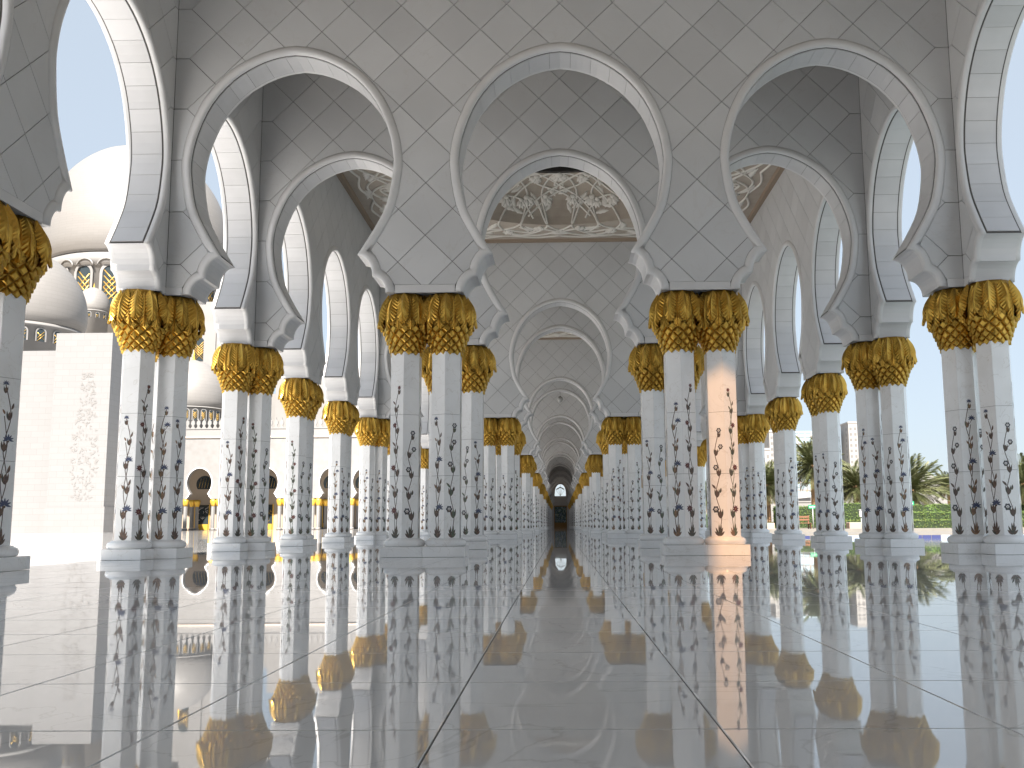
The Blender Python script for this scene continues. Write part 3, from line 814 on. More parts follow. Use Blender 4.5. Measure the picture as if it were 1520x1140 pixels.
# gilded capital: bell, overlapping trunk scales, hanging palm fronds
ZC0, ZC1 = 3.63, 4.775
bell = [(.255, 3.655), (.270, 3.72), (.303, 3.84), (.350, 3.98), (.400, 4.12), (.428, 4.26), (.425, 4.44), (.395, 4.60), (.355, 4.72), (.345, ZC1)]
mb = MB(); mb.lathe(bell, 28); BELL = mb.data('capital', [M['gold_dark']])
def bell_r(z):
    for (r0, z0), (r1, z1) in zip(bell, bell[1:]):
        if z0 <= z <= z1: return r0+(r1-r0)*(z-z0)/(z1-z0)
    return bell[0][0] if z < bell[0][1] else bell[-1][0]
def scale_geo(mb, z, a, w, h, lift):
    """one trunk scale: a raised rhombus, its lower lip standing proud, deep grooves between neighbours"""
    def P(u, v, d):
        zz = z+v; rr = bell_r(max(ZC0+.03, min(zz, ZC1)))+d; an = a+u/rr; return (rr*cos(an), rr*sin(an), zz)
    k = .90
    top = mb.vert(P(0, h*.5*k, .012)); L = mb.vert(P(-w*.5*k, 0, .022)); R_ = mb.vert(P(w*.5*k, 0, .022)); b = mb.vert(P(0, -h*.5*k, lift))
    t2 = mb.vert(P(0, h*.20, lift*.62)); l2 = mb.vert(P(-w*.27, -h*.04, lift*.82)); r2 = mb.vert(P(w*.27, -h*.04, lift*.82)); b2 = mb.vert(P(0, -h*.33, lift*1.08))
    ut = mb.vert(P(0, h*.5, -.004)); ul = mb.vert(P(-w*.5, 0, -.004)); ur = mb.vert(P(w*.5, 0, -.004)); ub = mb.vert(P(0, -h*.46, .0))
    for f in ((t2, l2, b2, r2), (top, L, l2, t2), (top, t2, r2, R_), (L, b, b2, l2), (R_, r2, b2, b), (ut, ul, L, top), (ut, top, R_, ur), (ul, ub, b, L), (ur, R_, b, ub)): mb.face(f)
SCROWS = [(3.70, 13, .125), (3.77, 13, .135), (3.845, 13, .15), (3.93, 13, .165), (4.02, 13, .175), (4.115, 13, .19)]
def all_scales():
    for ri, (z, n, h) in enumerate(SCROWS):
        for k in range(n): yield (z, 2*pi*(k+.5*(ri % 2))/n, 2*pi*bell_r(z)/n, h, .040+.004*ri)
def frond_geo(mb, a, top, bot, wmax, lift, tipout, nl=10):
    N = 2*nl; rows = []
    for i in range(N+1):
        t = i/N; z = top+(bot-top)*t
        rr = bell_r(max(ZC0, min(z, ZC1)))+lift*sin(pi*min(1, .04+.80*t))**.8+tipout*max(0, t-.7)**1.5*4
        w = wmax*min(1, (.50+2.2*t))*(1-max(0, (t-.45)/.55)**2.2*.93); jag = 1 if i % 2 == 0 else .80
        rows.append((rr, z, w, jag, .011 if i % 2 == 0 else -.005))
    mid, A, B, C, E_ = [], [], [], [], []
    for i, (rr, z, w, jag, pl) in enumerate(rows):
        mid.append(mb.vert(((rr+.020)*cos(a), (rr+.020)*sin(a), z)))
        q = min(i+2, N); r2, z2 = rows[q][0], rows[q][1]
        for s, L, H in ((-1, A, C), (1, B, E_)):
            an = a+s*w*jag/r2; ro = r2-.055*(w/wmax)+pl; L.append(mb.vert((ro*cos(an), ro*sin(an), z2-(.016 if i % 2 == 0 else 0))))
            an = a+s*.12*w/r2; H.append(mb.vert(((rr+.004)*cos(an), (rr+.004)*sin(an), z)))
    for i in range(N):
        mb.face((mid[i], C[i], C[i+1], mid[i+1])); mb.face((mid[i], mid[i+1], E_[i+1], E_[i]))
        mb.face((C[i], A[i], A[i+1], C[i+1])); mb.face((E_[i], E_[i+1], B[i+1], B[i]))
FR1 = dict(top=4.772, bot=4.19, wmax=.132, lift=.10, tipout=.12); FR2 = dict(top=4.72, bot=4.09, wmax=.118, lift=.055, tipout=.06)
mb = MB(); frond_geo(mb, 0, **FR1); FROND1 = mb.data('frond', [M['gold']]); mb = MB(); frond_geo(mb, 0, **FR2); FROND2 = mb.data('frond', [M['gold']])
SCD = []
for z, n, h in SCROWS:
    mb = MB(); scale_geo(mb, z, 0, 2*pi*bell_r(z)/n, h, .040+.004*len(SCD)); SCD.append(mb.data('scale', [M['gold']]))
NF = 12
mbj = MB()
for s in all_scales(): scale_geo(mbj, *s)
SCALES_J = mbj.data('scales', [M['gold']])
for k in range(NF):
    frond_geo(mbj, 2*pi*k/NF, **FR1); frond_geo(mbj, 2*pi*(k+.5)/NF, **FR2)
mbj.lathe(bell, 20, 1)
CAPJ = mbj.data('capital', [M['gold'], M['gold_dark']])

ncol = [0]
def column(x, yv, rz, label, detail, group='inlaid marble columns of the arcade', arr=None):
    """detail 3 fronds and scales one by one, 2 fronds one by one, 1 far"""
    t = thing('column', label, 'column', (x, yv, 0), rz, group); ncol[0] += 1
    ai = arr if arr is not None else rnd.randrange(6)
    ob('plinth', PLINTH, t, None, -rz); ob('base', BASE, t); ob('shaft', SHAFT, t)
    if detail >= 2:
        for m in INL[ai]: ob('flower_inlay', m, t)
        c = ob('capital', BELL, t); off0 = rnd.uniform(0, .3)
        for k in range(NF):
            for d, ph in ((FROND1, 0), (FROND2, .5)):
                o = ob('frond', d, c, None, off0+2*pi*(k+ph)/NF+rnd.uniform(-.05, .05)); s = rnd.uniform(.97, 1.03); o.scale = (s, s, 1)
        if detail == 3:
            for ri, (z, n, h) in enumerate(SCROWS):
                for k in range(n): ob('scale', SCD[ri], c, None, off0+2*pi*(k+.5*(ri % 2))/n+rnd.uniform(-.02, .02))
        else:
            o = ob('scales', SCALES_J, c); o['kind'] = 'stuff'
    else:
        ob('flower_inlay', INLJ[ai], t); ob('capital', CAPJ, t, None, rnd.uniform(0, 1))
    return t
PX = .375
def cross_columns(wy, which, det):
    for side, sn in ((-1, 'left'), (1, 'right')):
        for k, nm in ((-1, 'aisle-side'), (1, 'outer')):
            x = side*(G/2+k*PX); a = None
            if which == 'first': a = {(-1, 1): 5, (-1, -1): 1, (1, -1): 2, (1, 1): 0}[(side, k)]
            column(x, wy, pi/2, f'{nm} inlaid column of the pair {sn} of the aisle under the {which} cross wall', det, arr=a)
def corner_columns(wy, which, det, sides=(-1, 1)):
    for side, what in ((-1, 'courtyard'), (1, 'pool')):
        column(side*(XF-.40), wy, 0, f'inner column of the {what} side cluster at the end of the {which} cross wall', det)
        for q, nm in ((-1, 'near'), (1, 'far')):
            column(side*XF, wy+q*.53, 0, f'{nm} outer column of the {what} side cluster at the {which} cross wall', det)
def singles(y0, where, det, sides=(-1, 1)):
    for side, what in ((-1, 'courtyard'), (1, 'pool')):
        for k, nm in ((0, 'first'), (1, 'second')):
            for q, dn in ((-1, 'near'), (1, 'far')):
                column(side*XF, y0+5+5*k+q*.385, 0, f'{dn} column of the {nm} {what} side pair in {where}', det)
for i, wy in enumerate(WALLS):
    det = 3 if i == 0 else 2 if i == 1 else 1
    cross_columns(wy, ORD[i], det)
    if wy < YH+1: corner_columns(wy, ORD[i], det)
singles(Y1-15, 'the bay nearest the camera', 2)
for k in range(NPER-1): singles(Y1+20*k+5, f'the {ORD[k]} wide bay beyond', 2 if k == 0 else 1)
cross_columns(Y1-15, 'camera side', 1); corner_columns(Y1-15, 'camera side', 1)
#EXTRAS
# ------------------------------------------------------------------ end wall of the corridor
xw_, zt_ = 1.45, 4.75
mb = MB()
def arc_top(x0, x1, zb, zs, za, n=10):
    """pointed opening outline from the sill up"""
    c = (x0+x1)/2; w = (x1-x0)/2; L = []
    for i in range(n+1):
        t = i/n; L.append((c-w*cos(t*pi/2)**.9 if t < 1 else c, zs+(za-zs)*sin(t*pi/2)))
    R = [(2*c-x, z) for x, z in L[::-1][1:]]
    return [(x0, zb)]+L+R+[(x1, zb)]
def wall_with_hole(mb, x0, x1, z0, z1, y0, y1, outline, m=0, mr=0):
    """slab with one opening; outline starts at lower left and ends at lower right"""
    zb = outline[0][1]
    for yv, fl in ((y0, 1), (y1, -1)):
        A = [(x0, yv, zb)]+[(x, yv, z) for x, z in outline]+[(x1, yv, zb), (x1, yv, z1), (x0, yv, z1)]
        # split at the crown into two simple polygons
        k = max(range(len(outline)), key=lambda i: outline[i][1]); xc = outline[k][0]
        l = [(x0, yv, zb)]+[(x, yv, z) for x, z in outline[:k+1]]+[(xc, yv, z1), (x0, yv, z1)]
        r = [(x, yv, z) for x, z in outline[k:]]+[(x1, yv, zb), (x1, yv, z1), (xc, yv, z1)]
        mb.poly(l[::fl], m); mb.poly(r[::fl], m)
    for a, b in zip(outline, outline[1:]): mb.poly([(a[0], y0, a[1]), (b[0], y0, b[1]), (b[0], y1, b[1]), (a[0], y1, a[1])], mr)
    mb.poly([(outline[0][0], y0, zb), (outline[0][0], y1, zb), (outline[-1][0], y1, zb), (outline[-1][0], y0, zb)], mr)
mb.box((-9, YE, -.05), (-xw_, YE+.6, 6.9)); mb.box((xw_, YE, -.05), (9, YE+.6, 6.9)); mb.box((-xw_, YE, zt_), (xw_, YE+.6, 6.9))
wall_with_hole(mb, -9, 9, 6.9, 15.6, YE, YE+.6, arc_top(-1.35, 1.35, 6.9, 7.6, 9.7))
struct('end_wall', mb.data('end_wall', [M['grey_wall']]))
t = thing('hall_door', 'tall dark bronze framed glass door at the far end of the corridor', 'door', (0, YE, 0))
mb = MB()
for a, b in (((-xw_, .1, 0), (-xw_+.16, .3, zt_)), ((xw_-.16, .1, 0), (xw_, .3, zt_)), ((-xw_+.16, .1, zt_-.2), (xw_-.16, .3, zt_)), ((-xw_+.16, .1, 0), (xw_-.16, .3, .95))): mb.box(a, b)
ob('frame', mb.data('frame', [M['brown_door']]), t)
mb = MB(); mb.box((-xw_+.15, .19, .94), (xw_-.15, .215, zt_-.19)); ob('glazing', mb.data('glazing', [M['teal_glass']]), t)
mb = MB(); r = random.Random(9)
for k in range(70):
    x, z, a = r.uniform(-1.2, 1.2), r.uniform(1.1, 4.4), r.uniform(0, 6.3); L = r.uniform(.12, .35)
    mb.tube([(x, .17, z), (x+L*.6*cos(a), .16, z+L*.6*sin(a)), (x+L*cos(a+.7), .17, z+L*sin(a+.7))], .035, 4)
o = ob('floral_etching', mb.data('floral_etching', [M['water_tile_pale']]), t); o['kind'] = 'stuff'
t = thing('fanlight', 'pointed glazed fanlight above the far corridor door', 'window', (0, YE, 0))
mb = MB()
P = arc_top(-1.34, 1.34, 6.91, 7.6, 9.68)
mb.tube([(x, .25, z) for x, z in P], .10, 4)
for k in range(-2, 3): mb.tube([(0, .25, 6.95), (k*.5, .25, 9.4-abs(k)*.55)], .03, 4)
mb.tube([(-.9, .25, 8.4), (0, .25, 8.9), (.9, .25, 8.4)], .12, 5)
ob('frame', mb.data('frame', [M['brown_door']]), t)
mb = MB(); mb.tube([(.0, 66.9, 13.2), (0, 66.9, 9.75)], .02, 5); mb.lathe([(.03, 9.82), (.16, 9.72), (.20, 9.55), (.12, 9.40), (.03, 9.34)], 12, 0, (0, 66.9))
thing('pendant_lamp', 'small dark pendant lamp hanging over the middle aisle far down the corridor', 'lamp', data=mb.data('pendant_lamp', [M['pole']]))

# ------------------------------------------------------------------ courtyard: arcade hall, tower block, domes
YC = 142.0; CPITCH = 5.1; cax = [-55.25+CPITCH*k for k in range(-2, 10)]
ZT_keep = ZT; ZT = 14.1
ca = wall_core(cax, -70, cax[-1]+2.55, .45); ZT = ZT_keep
ca.materials[0] = M['court_face']; ca.materials[1] = M['white_far']
hall2 = thing('courtyard_arcade', 'long white arcaded hall with keyhole arches across the sunlit courtyard', 'building', (0, YC, 0))
ob('arch_wall', ca, hall2)
ta = trim_mesh(.45, -1)
for a in cax: ob('arch_trim', ta, hall2, (a, 0, 0))
xe_ = cax[-1]+2.55
mb = MB(); mb.box((-70, -.62, 14.1), (xe_, .45, 14.35), 1); mb.box((-70, -.50, 14.35), (xe_, .45, 15.45), 0); mb.box((-70, -.6, 15.45), (xe_, .45, 15.6), 0)
mb.box((-70, .45, 14.1), (xe_, 16, 15.3), 0)
ob('cornice', mb.data('cornice', [M['white_far'], M['beige']]), hall2)
mb = MB(); mb.box((-70, 6, -.05), (xe_, 7, 14.1)); mb.box((-70, -1.2, -.02), (xe_, 6, .012), 1); ob('back_wall', mb.data('back_wall', [M['cream'], M['kerb']]), hall2)
# merlons
mb = MB(); w = .34
pr = [(-w, 0), (-w*.35, .38), (-w*.9, .72), (-w*.75, 1.05), (-w*.2, 1.25), (0, 1.62)]; pr = pr+[(-x, z) for x, z in pr[::-1][1:]]
fr = [mb.vert((x, -.12, z)) for x, z in pr]; bk = [mb.vert((x, .12, z)) for x, z in pr]
n = len(pr); k0 = n//2
for i in range(k0): mb.face((fr[i], fr[n-1-i], fr[n-2-i], fr[i+1]) if i < k0-1 else (fr[i], fr[n-1-i], fr[k0])); mb.face((bk[i+1], bk[n-2-i], bk[n-1-i], bk[i]) if i < k0-1 else (bk[k0], bk[n-1-i], bk[i]))
for i in range(n-1): mb.face((fr[i+1], bk[i+1], bk[i], fr[i]))
MER = fixnormals(mb.data('merlon', [M['white_far']]))
x = -69.5
while x < xe_-.4: ob('merlon', MER, hall2, (x, -.3, 15.6)); x += .86
# doors and round windows behind the arches
for i, a in enumerate(cax):
    if i % 2 == 0:
        d = ob('door', None, hall2, (a-1.8, 6, 0))
        mb = MB(); mb.box((-1.1, -.12, .012), (1.1, -.002, 4.0), 0); ob('glazing', mb.data('glazing', [M['glass_dark']]), d)
        mb = MB(); mb.box((-1.0, -.2, .02), (1.0, -.121, .95), 0); mb.box((-1.2, -.2, .01), (-1.1, 0, 4.1), 0); mb.box((1.1, -.2, .01), (1.2, 0, 4.1), 0); ob('bronze_panel', mb.data('bronze_panel', [M['gold_far']]), d)
        mb = MB(); r = random.Random(i)
        for k in range(16):
            px, pz, an = r.uniform(-.8, .8), r.uniform(1.3, 3.6), r.uniform(0, 6); mb.tube([(px, -.14, pz), (px+.22*cos(an), -.15, pz+.22*sin(an)), (px+.4*cos(an+.6), -.14, pz+.4*sin(an+.6))], .035, 4)
        o = ob('floral_etching', mb.data('floral_etching', [M['pearl'] if i == 2 else M['lattice']]), d); o['kind'] = 'stuff'
    mb = MB(); c = [(1.35*cos(t_), 7.3+1.35*sin(t_)) for t_ in [(-.62)+(pi+1.24)*k/20 for k in range(21)]]
    fr = [mb.vert((px, -.02, pz)) for px, pz in c]; mb.face(fr, 0)
    for k in range(5): mb.tube([(-.9+.45*k, -.04, 6.7), (-.9+.45*k+.3, -.04, 8.2)], .03, 4, 1)
    ob('round_window', mb.data('round_window', [M['glass_dark'], M['lattice']]), hall2, (a-1.6, 6, 0))
# its small columns, gold capitals
mb = MB(); mb.lathe([(.30, .35), (.30, 3.7)], 6, 0, sm=False); mb.lathe([(.42, .02), (.42, .2), (.36, .34)], 12, 0)
SH = mb.data('shaft', [M['white_far']])
mb = MB(); mb.lathe([(.29, 3.66), (.38, 3.95), (.47, 4.25), (.50, 4.5), (.40, 4.77)], 14, 0); CP = mb.data('capital', [M['gold_far']])
n_ = 0
for i, a in enumerate([cax[0]-CPITCH/2]+[q+CPITCH/2 for q in cax]):
    for k in (-1, 1):
        for yy in (0, 4.6):
            c = thing('courtyard_column', f"{'left' if k < 0 else 'right'} {'rear' if yy else 'front'} column of the {ORD[i]} gold topped pair along the courtyard arcade", 'column', (a+k*.42, YC+yy, 0), group='columns of the courtyard arcade')
            ob('shaft', SH, c); ob('capital', CP, c)
# tower block and the wall beside it
t = thing('tower_block', 'plain tall white stone tower block catching the sun across the courtyard', 'building', (0, 0, 0))
mb = MB(); mb.box((-60.8, 109.4, -.02), (-53.95, 121, 23.9)); mb.box((-60.95, 109.3, -.02), (-53.8, 121.1, 3.0)); ob('body', mb.data('body', [M['white_wall']]), t)
mb = MB(); r = random.Random(4)
for k in range(260):
    z = r.uniform(3.8, 19); wv = 1.5*(1-abs(z-9)/13)+.3; x = -56.6+r.uniform(-1, 1)*wv; a = r.uniform(0, pi); L = r.uniform(.12, .3)
    c, s = cos(a)*L, sin(a)*L; mb.poly([(x-c, 109.37, z-s), (x+s*.4, 109.36, z-c*.4), (x+c, 109.37, z+s), (x-s*.4, 109.36, z+c*.4)])
o = ob('etched_flowers', mb.data('etched_flowers', [M['etch']]), t); o['kind'] = 'stuff'
t = thing('courtyard_wall', 'white courtyard wall with a keyhole arch left of the tower block', 'wall', (0, 0, 0))
ZT = 22.2; cw = wall_core([-69.2], -90, -60.81, .6); ZT = ZT_keep
cw.materials[0] = M['white_wall']; cw.materials[1] = M['cream']
ob('arch_wall', cw, t, (0, 112.2, 0)); ob('arch_trim', trim_mesh(.6, -1), t, (-69.2, 112.2, 0))
mb = MB(); mb.box((-90, 111.63, -.02), (-69.2-1.8, 112.77, ZB-.001)); mb.box((-69.2+1.8, 111.63, -.02), (-60.81, 112.77, ZB-.001)); ob('lower_wall', mb.data('lower_wall', [M['white_wall']]), t)
mb = MB(); mb.box((-76, 115, -.02), (-63, 115.4, 12)); ob('passage_wall', mb.data('passage_wall', [M['cream']]), t)
mb = MB(); mb.box((-61.25, 111.45, 5.2), (-61.05, 111.6, 16.8)); ob('shadow_gap_strip', mb.data('shadow_gap_strip', [M['beige']]), t)  # beige strip standing in for the shadow gap between block and wall

def dome(name, label, x, yv, rad, zbase, hh, drum, windows, finial=True, scallop=False):
    """drum: (radius, z0, z1); windows: (count, width, z0, z1)"""
    t = thing(name, label, 'dome', (x, yv, 0), group='white domes of the mosque')
    prof = [(rad*.93, 0), (rad*.985, hh*.08), (rad, hh*.2), (rad*.985, hh*.34), (rad*.93, hh*.5), (rad*.82, hh*.66), (rad*.66, hh*.8), (rad*.45, hh*.915), (rad*.22, hh*.98), (rad*.05, hh*1.02)]
    pr = [(r_, zbase+z) for r_, z in catmull(prof, 3)]
    mb = MB(); mb.lathe(pr, 72, 0); ob('shell', mb.data('shell', [M['dome']]), t)
    mb = MB(); dr, z0, z1 = drum
    mb.lathe([(dr, z0), (dr, z1), (dr*1.05, z1+.02*rad), (dr*1.05, zbase-.03*rad), (dr*1.01, zbase-.015*rad), (dr*1.01, zbase)], 72, 0); ob('drum', mb.data('drum', [M['white_far']]), t)
    cnt, ww, wz0, wz1 = windows
    if cnt:
        mb = MB(); P = arc_top(-ww/2, ww/2, wz0, wz1-ww*.5, wz1, 6); mb.poly([(px, 0, pz) for px, pz in P], 0)
        Pf = arc_top(-ww*.68, ww*.68, wz0, wz1-ww*.5, wz1+ww*.18, 6)
        for a, b, c, d in zip(P, P[1:], Pf[1:], Pf): mb.poly([(a[0], -.06*ww, a[1]), (b[0], -.06*ww, b[1]), (c[0], -.06*ww, c[1]), (d[0], -.06*ww, d[1])], 2); mb.poly([(a[0], .02, a[1]), (b[0], .02, b[1]), (b[0], -.06*ww, b[1]), (a[0], -.06*ww, a[1])], 2)
        st = ww/2.6
        for q in range(-8, 30):
            for s in (-1, 1):
                x0_, z0_ = -ww*.42, wz0+q*st; x1_, z1_ = ww*.42, z0_+s*ww*.84*1.1
                if min(z0_, z1_) < wz0 or max(z0_, z1_) > wz1-ww*.25: continue
                mb.tube([(x0_, -.01, z0_), (x1_, -.01, z1_)], ww*.045, 4, 1)
        wd = mb.data('window', [M['glass_dark'], M['lattice'], M['white_far']])
        for k in range(cnt):
            a = 2*pi*(k+.5)/cnt
            if sin(a) > .45: continue
            o = ob('window', wd, t, (dr*1.004*cos(a), dr*1.004*sin(a), 0), a+pi/2)
    if scallop:
        mb = MB(); nS = scallop; wS = 2*pi*dr*1.05/nS
        for k in range(nS):
            a = 2*pi*k/nS
            if sin(a) > .45: continue
            pts = []
            for i in range(9):
                tt = pi*i/8; u = a+(cos(tt)*.40)*2*pi/nS; pts.append((dr*1.06*cos(u), dr*1.06*sin(u), zbase-.17*rad+sin(tt)*wS*.34))
            mb.tube(pts, .022*rad*.5, 4, 0)
        ob('scalloped_band', mb.data('scalloped_band', [M['white_far']]), t)
    if finial:
        mb = MB(); zt = zbase+hh*1.0; q = rad*.05
        mb.lathe([(q*2.2, zt-.01*rad), (q*1.2, zt+.03*rad), (q*.4, zt+.06*rad), (q*.9, zt+.10*rad), (q*.3, zt+.14*rad), (q*.6, zt+.18*rad), (q*.15, zt+.22*rad), (.02, zt+.34*rad)], 10, 0); ob('finial', mb.data('finial', [M['gold_far']]), t)
    return t
dome('great_dome', 'great central white dome rising highest above the courtyard roofs', -107.9, 230, 22.2, 64.9, 33, (20.2, 18, 61.5), (20, 3.6, 52.0, 61.4), scallop=26)
dome('large_dome', 'large white dome with a ring of lattice windows above the courtyard wall', -83.6, 140, 9.35, 30.9, 12.6, (8.7, 14, 30.2), (22, 1.15, 28.0, 29.9))
dome('small_dome', 'small white dome with gold finial between the two biggest domes', -98.2, 190, 3.25, 45.6, 5.2, (3.0, 30, 45.3), (12, .62, 43.9, 45.0))
dome('low_dome', 'white dome with slim arched drum windows behind the crenellated courtyard roof', -66.3, 165, 6.2, 21.5, 8.9, (5.9, 12, 21.2), (26, .8, 19.0, 20.9))
t = thing('roof_block', 'tall plain white roof block beside the low dome', 'building', (0, 0, 0)); mb = MB()
mb.box((-72.4, 185, 10), (-70.0, 190, 43.8)); mb.box((-70.0, 185.4, 10), (-66.2, 190, 39.6)); ob('body', mb.data('body', [M['white_far']]), t)
t = thing('prayer_hall', 'broad white prayer hall walls behind the courtyard arcade', 'building', (0, 0, 0)); mb = MB()
mb.box((-92, 205, -.02), (-25, 235, 30)); mb.box((-88, 200, 0), (-72, 210, 50)); mb.box((-62, 200, 0), (-40, 206, 34)); ob('body', mb.data('body', [M['white_far']]), t)
mb = MB(); P = arc_top(-1.15, 1.15, 36.7, 40.5, 42.0, 8); mb.poly([(px-79.2, 199.9, pz) for px, pz in P], 0)
for k in range(-9, 12):
    for s in (-1, 1):
        z0_ = 39+k*.55; z1_ = z0_+s*2.0
        if min(z0_, z1_) > 36.7 and max(z0_, z1_) < 41.2: mb.tube([(-80.2, 199.85, z0_), (-78.2, 199.85, z1_)], .08, 4, 1)
ob('window', mb.data('window', [M['glass_dark'], M['lattice']]), t)
mb = MB(); P = arc_top(-1.0, 1.0, 50.5, 54.2, 55.3, 8)
mb.box((-86, 198, 50.01), (-80, 206, 57.5))
ob('turret', mb.data('turret', [M['white_far']]), t)
mb = MB(); mb.poly([(px-83.0, 197.96, pz) for px, pz in P], 0); ob('niche', mb.data('niche', [M['cream']]), t)

# ------------------------------------------------------------------ garden beyond the pool
def hedge(x0, x1, y0, y1, z0, z1, label, seed, dry=False, group='clipped hedges beyond the pool', dens=95, rnd_top=0):
    t = thing('hedge', label, 'hedge', (0, 0, 0), group=group); r = random.Random(seed); mb = MB()
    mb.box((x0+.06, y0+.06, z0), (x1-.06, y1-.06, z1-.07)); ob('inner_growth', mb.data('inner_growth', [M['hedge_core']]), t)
    mb = MB(); mats = [M['hedge'], M['hedge_dry']]
    def lf(x, yv, z, n):
        L = r.uniform(.035, .075); d = Vector((r.gauss(0, 1), r.gauss(0, 1), r.gauss(0, 1))).normalized(); n = (n+d*.75).normalized(); u = n.cross(d)
        if u.length < .01: return
        u.normalize(); v = n.cross(u); p = Vector((x, yv, z))
        mb.poly([p-u*L, p+v*L*.55, p+u*L, p-v*L*.55], 1 if r.random() < (.55 if dry else .12) else 0)
    for k in range(int((x1-x0)*(z1-z0)*dens)):
        lf(r.uniform(x0, x1), y0+r.uniform(-.04, .07)+.05*sin(7*r.random()), r.uniform(z0, z1), Vector((0, -1, .2)))
    for k in range(int((x1-x0)*(y1-y0)*dens*.6)): lf(r.uniform(x0, x1), r.uniform(y0, y1), z1+r.uniform(-.06, .04), Vector((0, -.2, 1)))
    for k in range(int((y1-y0)*(z1-z0)*dens)):
        lf(x0+r.uniform(-.03, .05), r.uniform(y0, y1), r.uniform(z0, z1), Vector((-1, 0, .2))); lf(x1-r.uniform(-.03, .05), r.uniform(y0, y1), r.uniform(z0, z1), Vector((1, 0, .2)))
    o = ob('foliage', mb.data('foliage', mats), t); o['kind'] = 'stuff'
hedge(19.2, 46, 68, 70.2, .1, .72, 'lowest long clipped hedge along the water, with dry patches', 1, True)
hedge(25.2, 50, 72, 74, .1, 1.32, 'middle long clipped hedge one step above the lowest', 2)
hedge(23.0, 25.4, 78, 80, .1, 2.15, 'tall square clipped hedge block behind the small garden lamp', 3)
hedge(27.4, 30.1, 78, 80, .1, 2.0, 'tall clipped hedge block behind the green sign under the big palm', 4)
hedge(31.4, 36.2, 79, 81, .1, 2.05, 'tall clipped hedge block right of the round bush', 5)
hedge(38.5, 44, 79, 81, .1, 2.0, 'tall clipped hedge block beyond the right hand column cluster', 12)
hedge(19.6, 24.2, 85, 87, .1, 2.05, 'tall clipped hedge behind the bench', 6)
hedge(13.5, 18.6, 88, 90, .1, 1.4, 'low dark hedge beyond the columns at the pool corner', 7)
def ball_bush(x, yv, rad, label, seed):
    t = thing('round_bush', label, 'bush', (x, yv, 0)); r = random.Random(seed); mb = MB()
    mb.lathe([(.05, .1), (rad*.75, .15), (rad*.95, rad*.7), (rad*.85, rad*1.3), (rad*.5, rad*1.75), (.05, rad*1.9)], 14); ob('inner_growth', mb.data('inner_growth', [M['hedge_core']]), t)
    mb = MB()
    for k in range(int(700*rad*rad)):
        a = r.uniform(0, 2*pi); h_ = r.uniform(0, 1); z = .12+h_*rad*1.85; q = rad*(1.02*sin(pi*(.18+.78*h_)))**.6*r.uniform(.95, 1.06); p = Vector((q*cos(a), q*sin(a), z))
        u = Vector((r.gauss(0, 1), r.gauss(0, 1), r.gauss(0, 1))).normalized(); v = u.cross(Vector((cos(a), sin(a), .3))).normalized(); L = r.uniform(.05, .09)
        mb.poly([p-u*L, p+v*L*.6, p+u*L, p-v*L*.6])
    o = ob('foliage', mb.data('foliage', [M['hedge']]), t); o['kind'] = 'stuff'
ball_bush(30.75, 78.6, .98, 'dark round clipped bush between two tall hedge blocks', 3)
ball_bush(26.2, 79.4, .85, 'dark round bush beside the tall square hedge', 4)

def frond_data(dry, seed):
    r = random.Random(seed); mb = MB(); L = 1.0; N = 26; rach = []
    for i in range(N+1):
        t = i/N; rach.append(Vector((t*.96, 0, .30*t-.42*t*t)))
    mb.tube([tuple(p) for p in rach[::2]], .012, 4, 0, .3)
    for i in range(3, N+1):
        t = i/N; w = (.30*sin(pi*(.12+.80*t))**.7)*r.uniform(.85, 1.1)
        for s in (-1, 1):
            p = rach[i]; d = Vector((.62, s*.72, -.28+r.uniform(-.12, .12))).normalized(); q = p+d*w; e = Vector((.013, 0, 0))
            m_ = p+d*w*.5+Vector((0, 0, .012)); mb.poly([p-e, m_-e*1.3, q, m_+e*1.3], 0); 
    return mb.data('palm_frond', [M['frond_dry' if dry else 'frond']])
FRD = [frond_data(False, k) for k in range(3)]; FRX = frond_data(True, 9)
def palm(x, yv, hgt, rad, label, seed):
    t = thing('date_palm', label, 'palm tree', (x, yv, .1), group='date palms in the garden'); r = random.Random(seed)
    mb = MB(); prof = []
    for i in range(int(hgt/.16)+1):
        z = i*.16; b = .25-.05*z/hgt; prof += [(b+.035, z), (b, z+.08)]
    prof = [(r_, z) for r_, z in prof if z <= hgt]
    mb.lathe(prof, 10, 0, sm=False); mb.lathe([(.22, hgt-.5), (.42, hgt-.15), (.30, hgt+.15), (.05, hgt+.25)], 10, 0); ob('trunk', mb.data('trunk', [M['trunk']]), t)
    for k in range(84):
        a = k*2.39996+r.uniform(-.2, .2); el = 1.3-2.15*(k/83)**.85+r.uniform(-.12, .12); s = rad*1.08*r.uniform(.86, 1.1)*(1 if el > -.3 else .85)
        o = ob('palm_frond', FRX if k > 76 else FRD[k % 3], t, (.06*cos(a), .06*sin(a), hgt)); o.rotation_euler = (r.uniform(-.4, .4), -el, a); o.rotation_mode = 'XYZ'; o.scale = (s, s*.9, s)
palm(24.8, 92, 5.9, 3.1, 'full date palm standing behind the bench and its tall hedge', 1)
palm(30.2, 96, 4.0, 2.9, 'date palm above the tall square hedge block', 2)
palm(31.7, 85, 3.2, 3.2, 'large low date palm with drooping fronds beside the white vault', 3)
palm(49.6, 120, 4.9, 2.4, 'small distant date palm right of the white vault', 4)
palm(39.4, 80, 3.5, 2.9, 'date palm at the picture edge beyond the right hand columns', 5)
palm(19.9, 90, 4.0, 2.6, 'date palm seen between the columns of the pool side wall', 6)
palm(15.2, 96, 3.0, 2.2, 'date palm farthest left, almost hidden by the columns', 7)
palm(21.4, 104, 4.6, 2.5, 'slim date palm behind the other palms near the bench', 8)

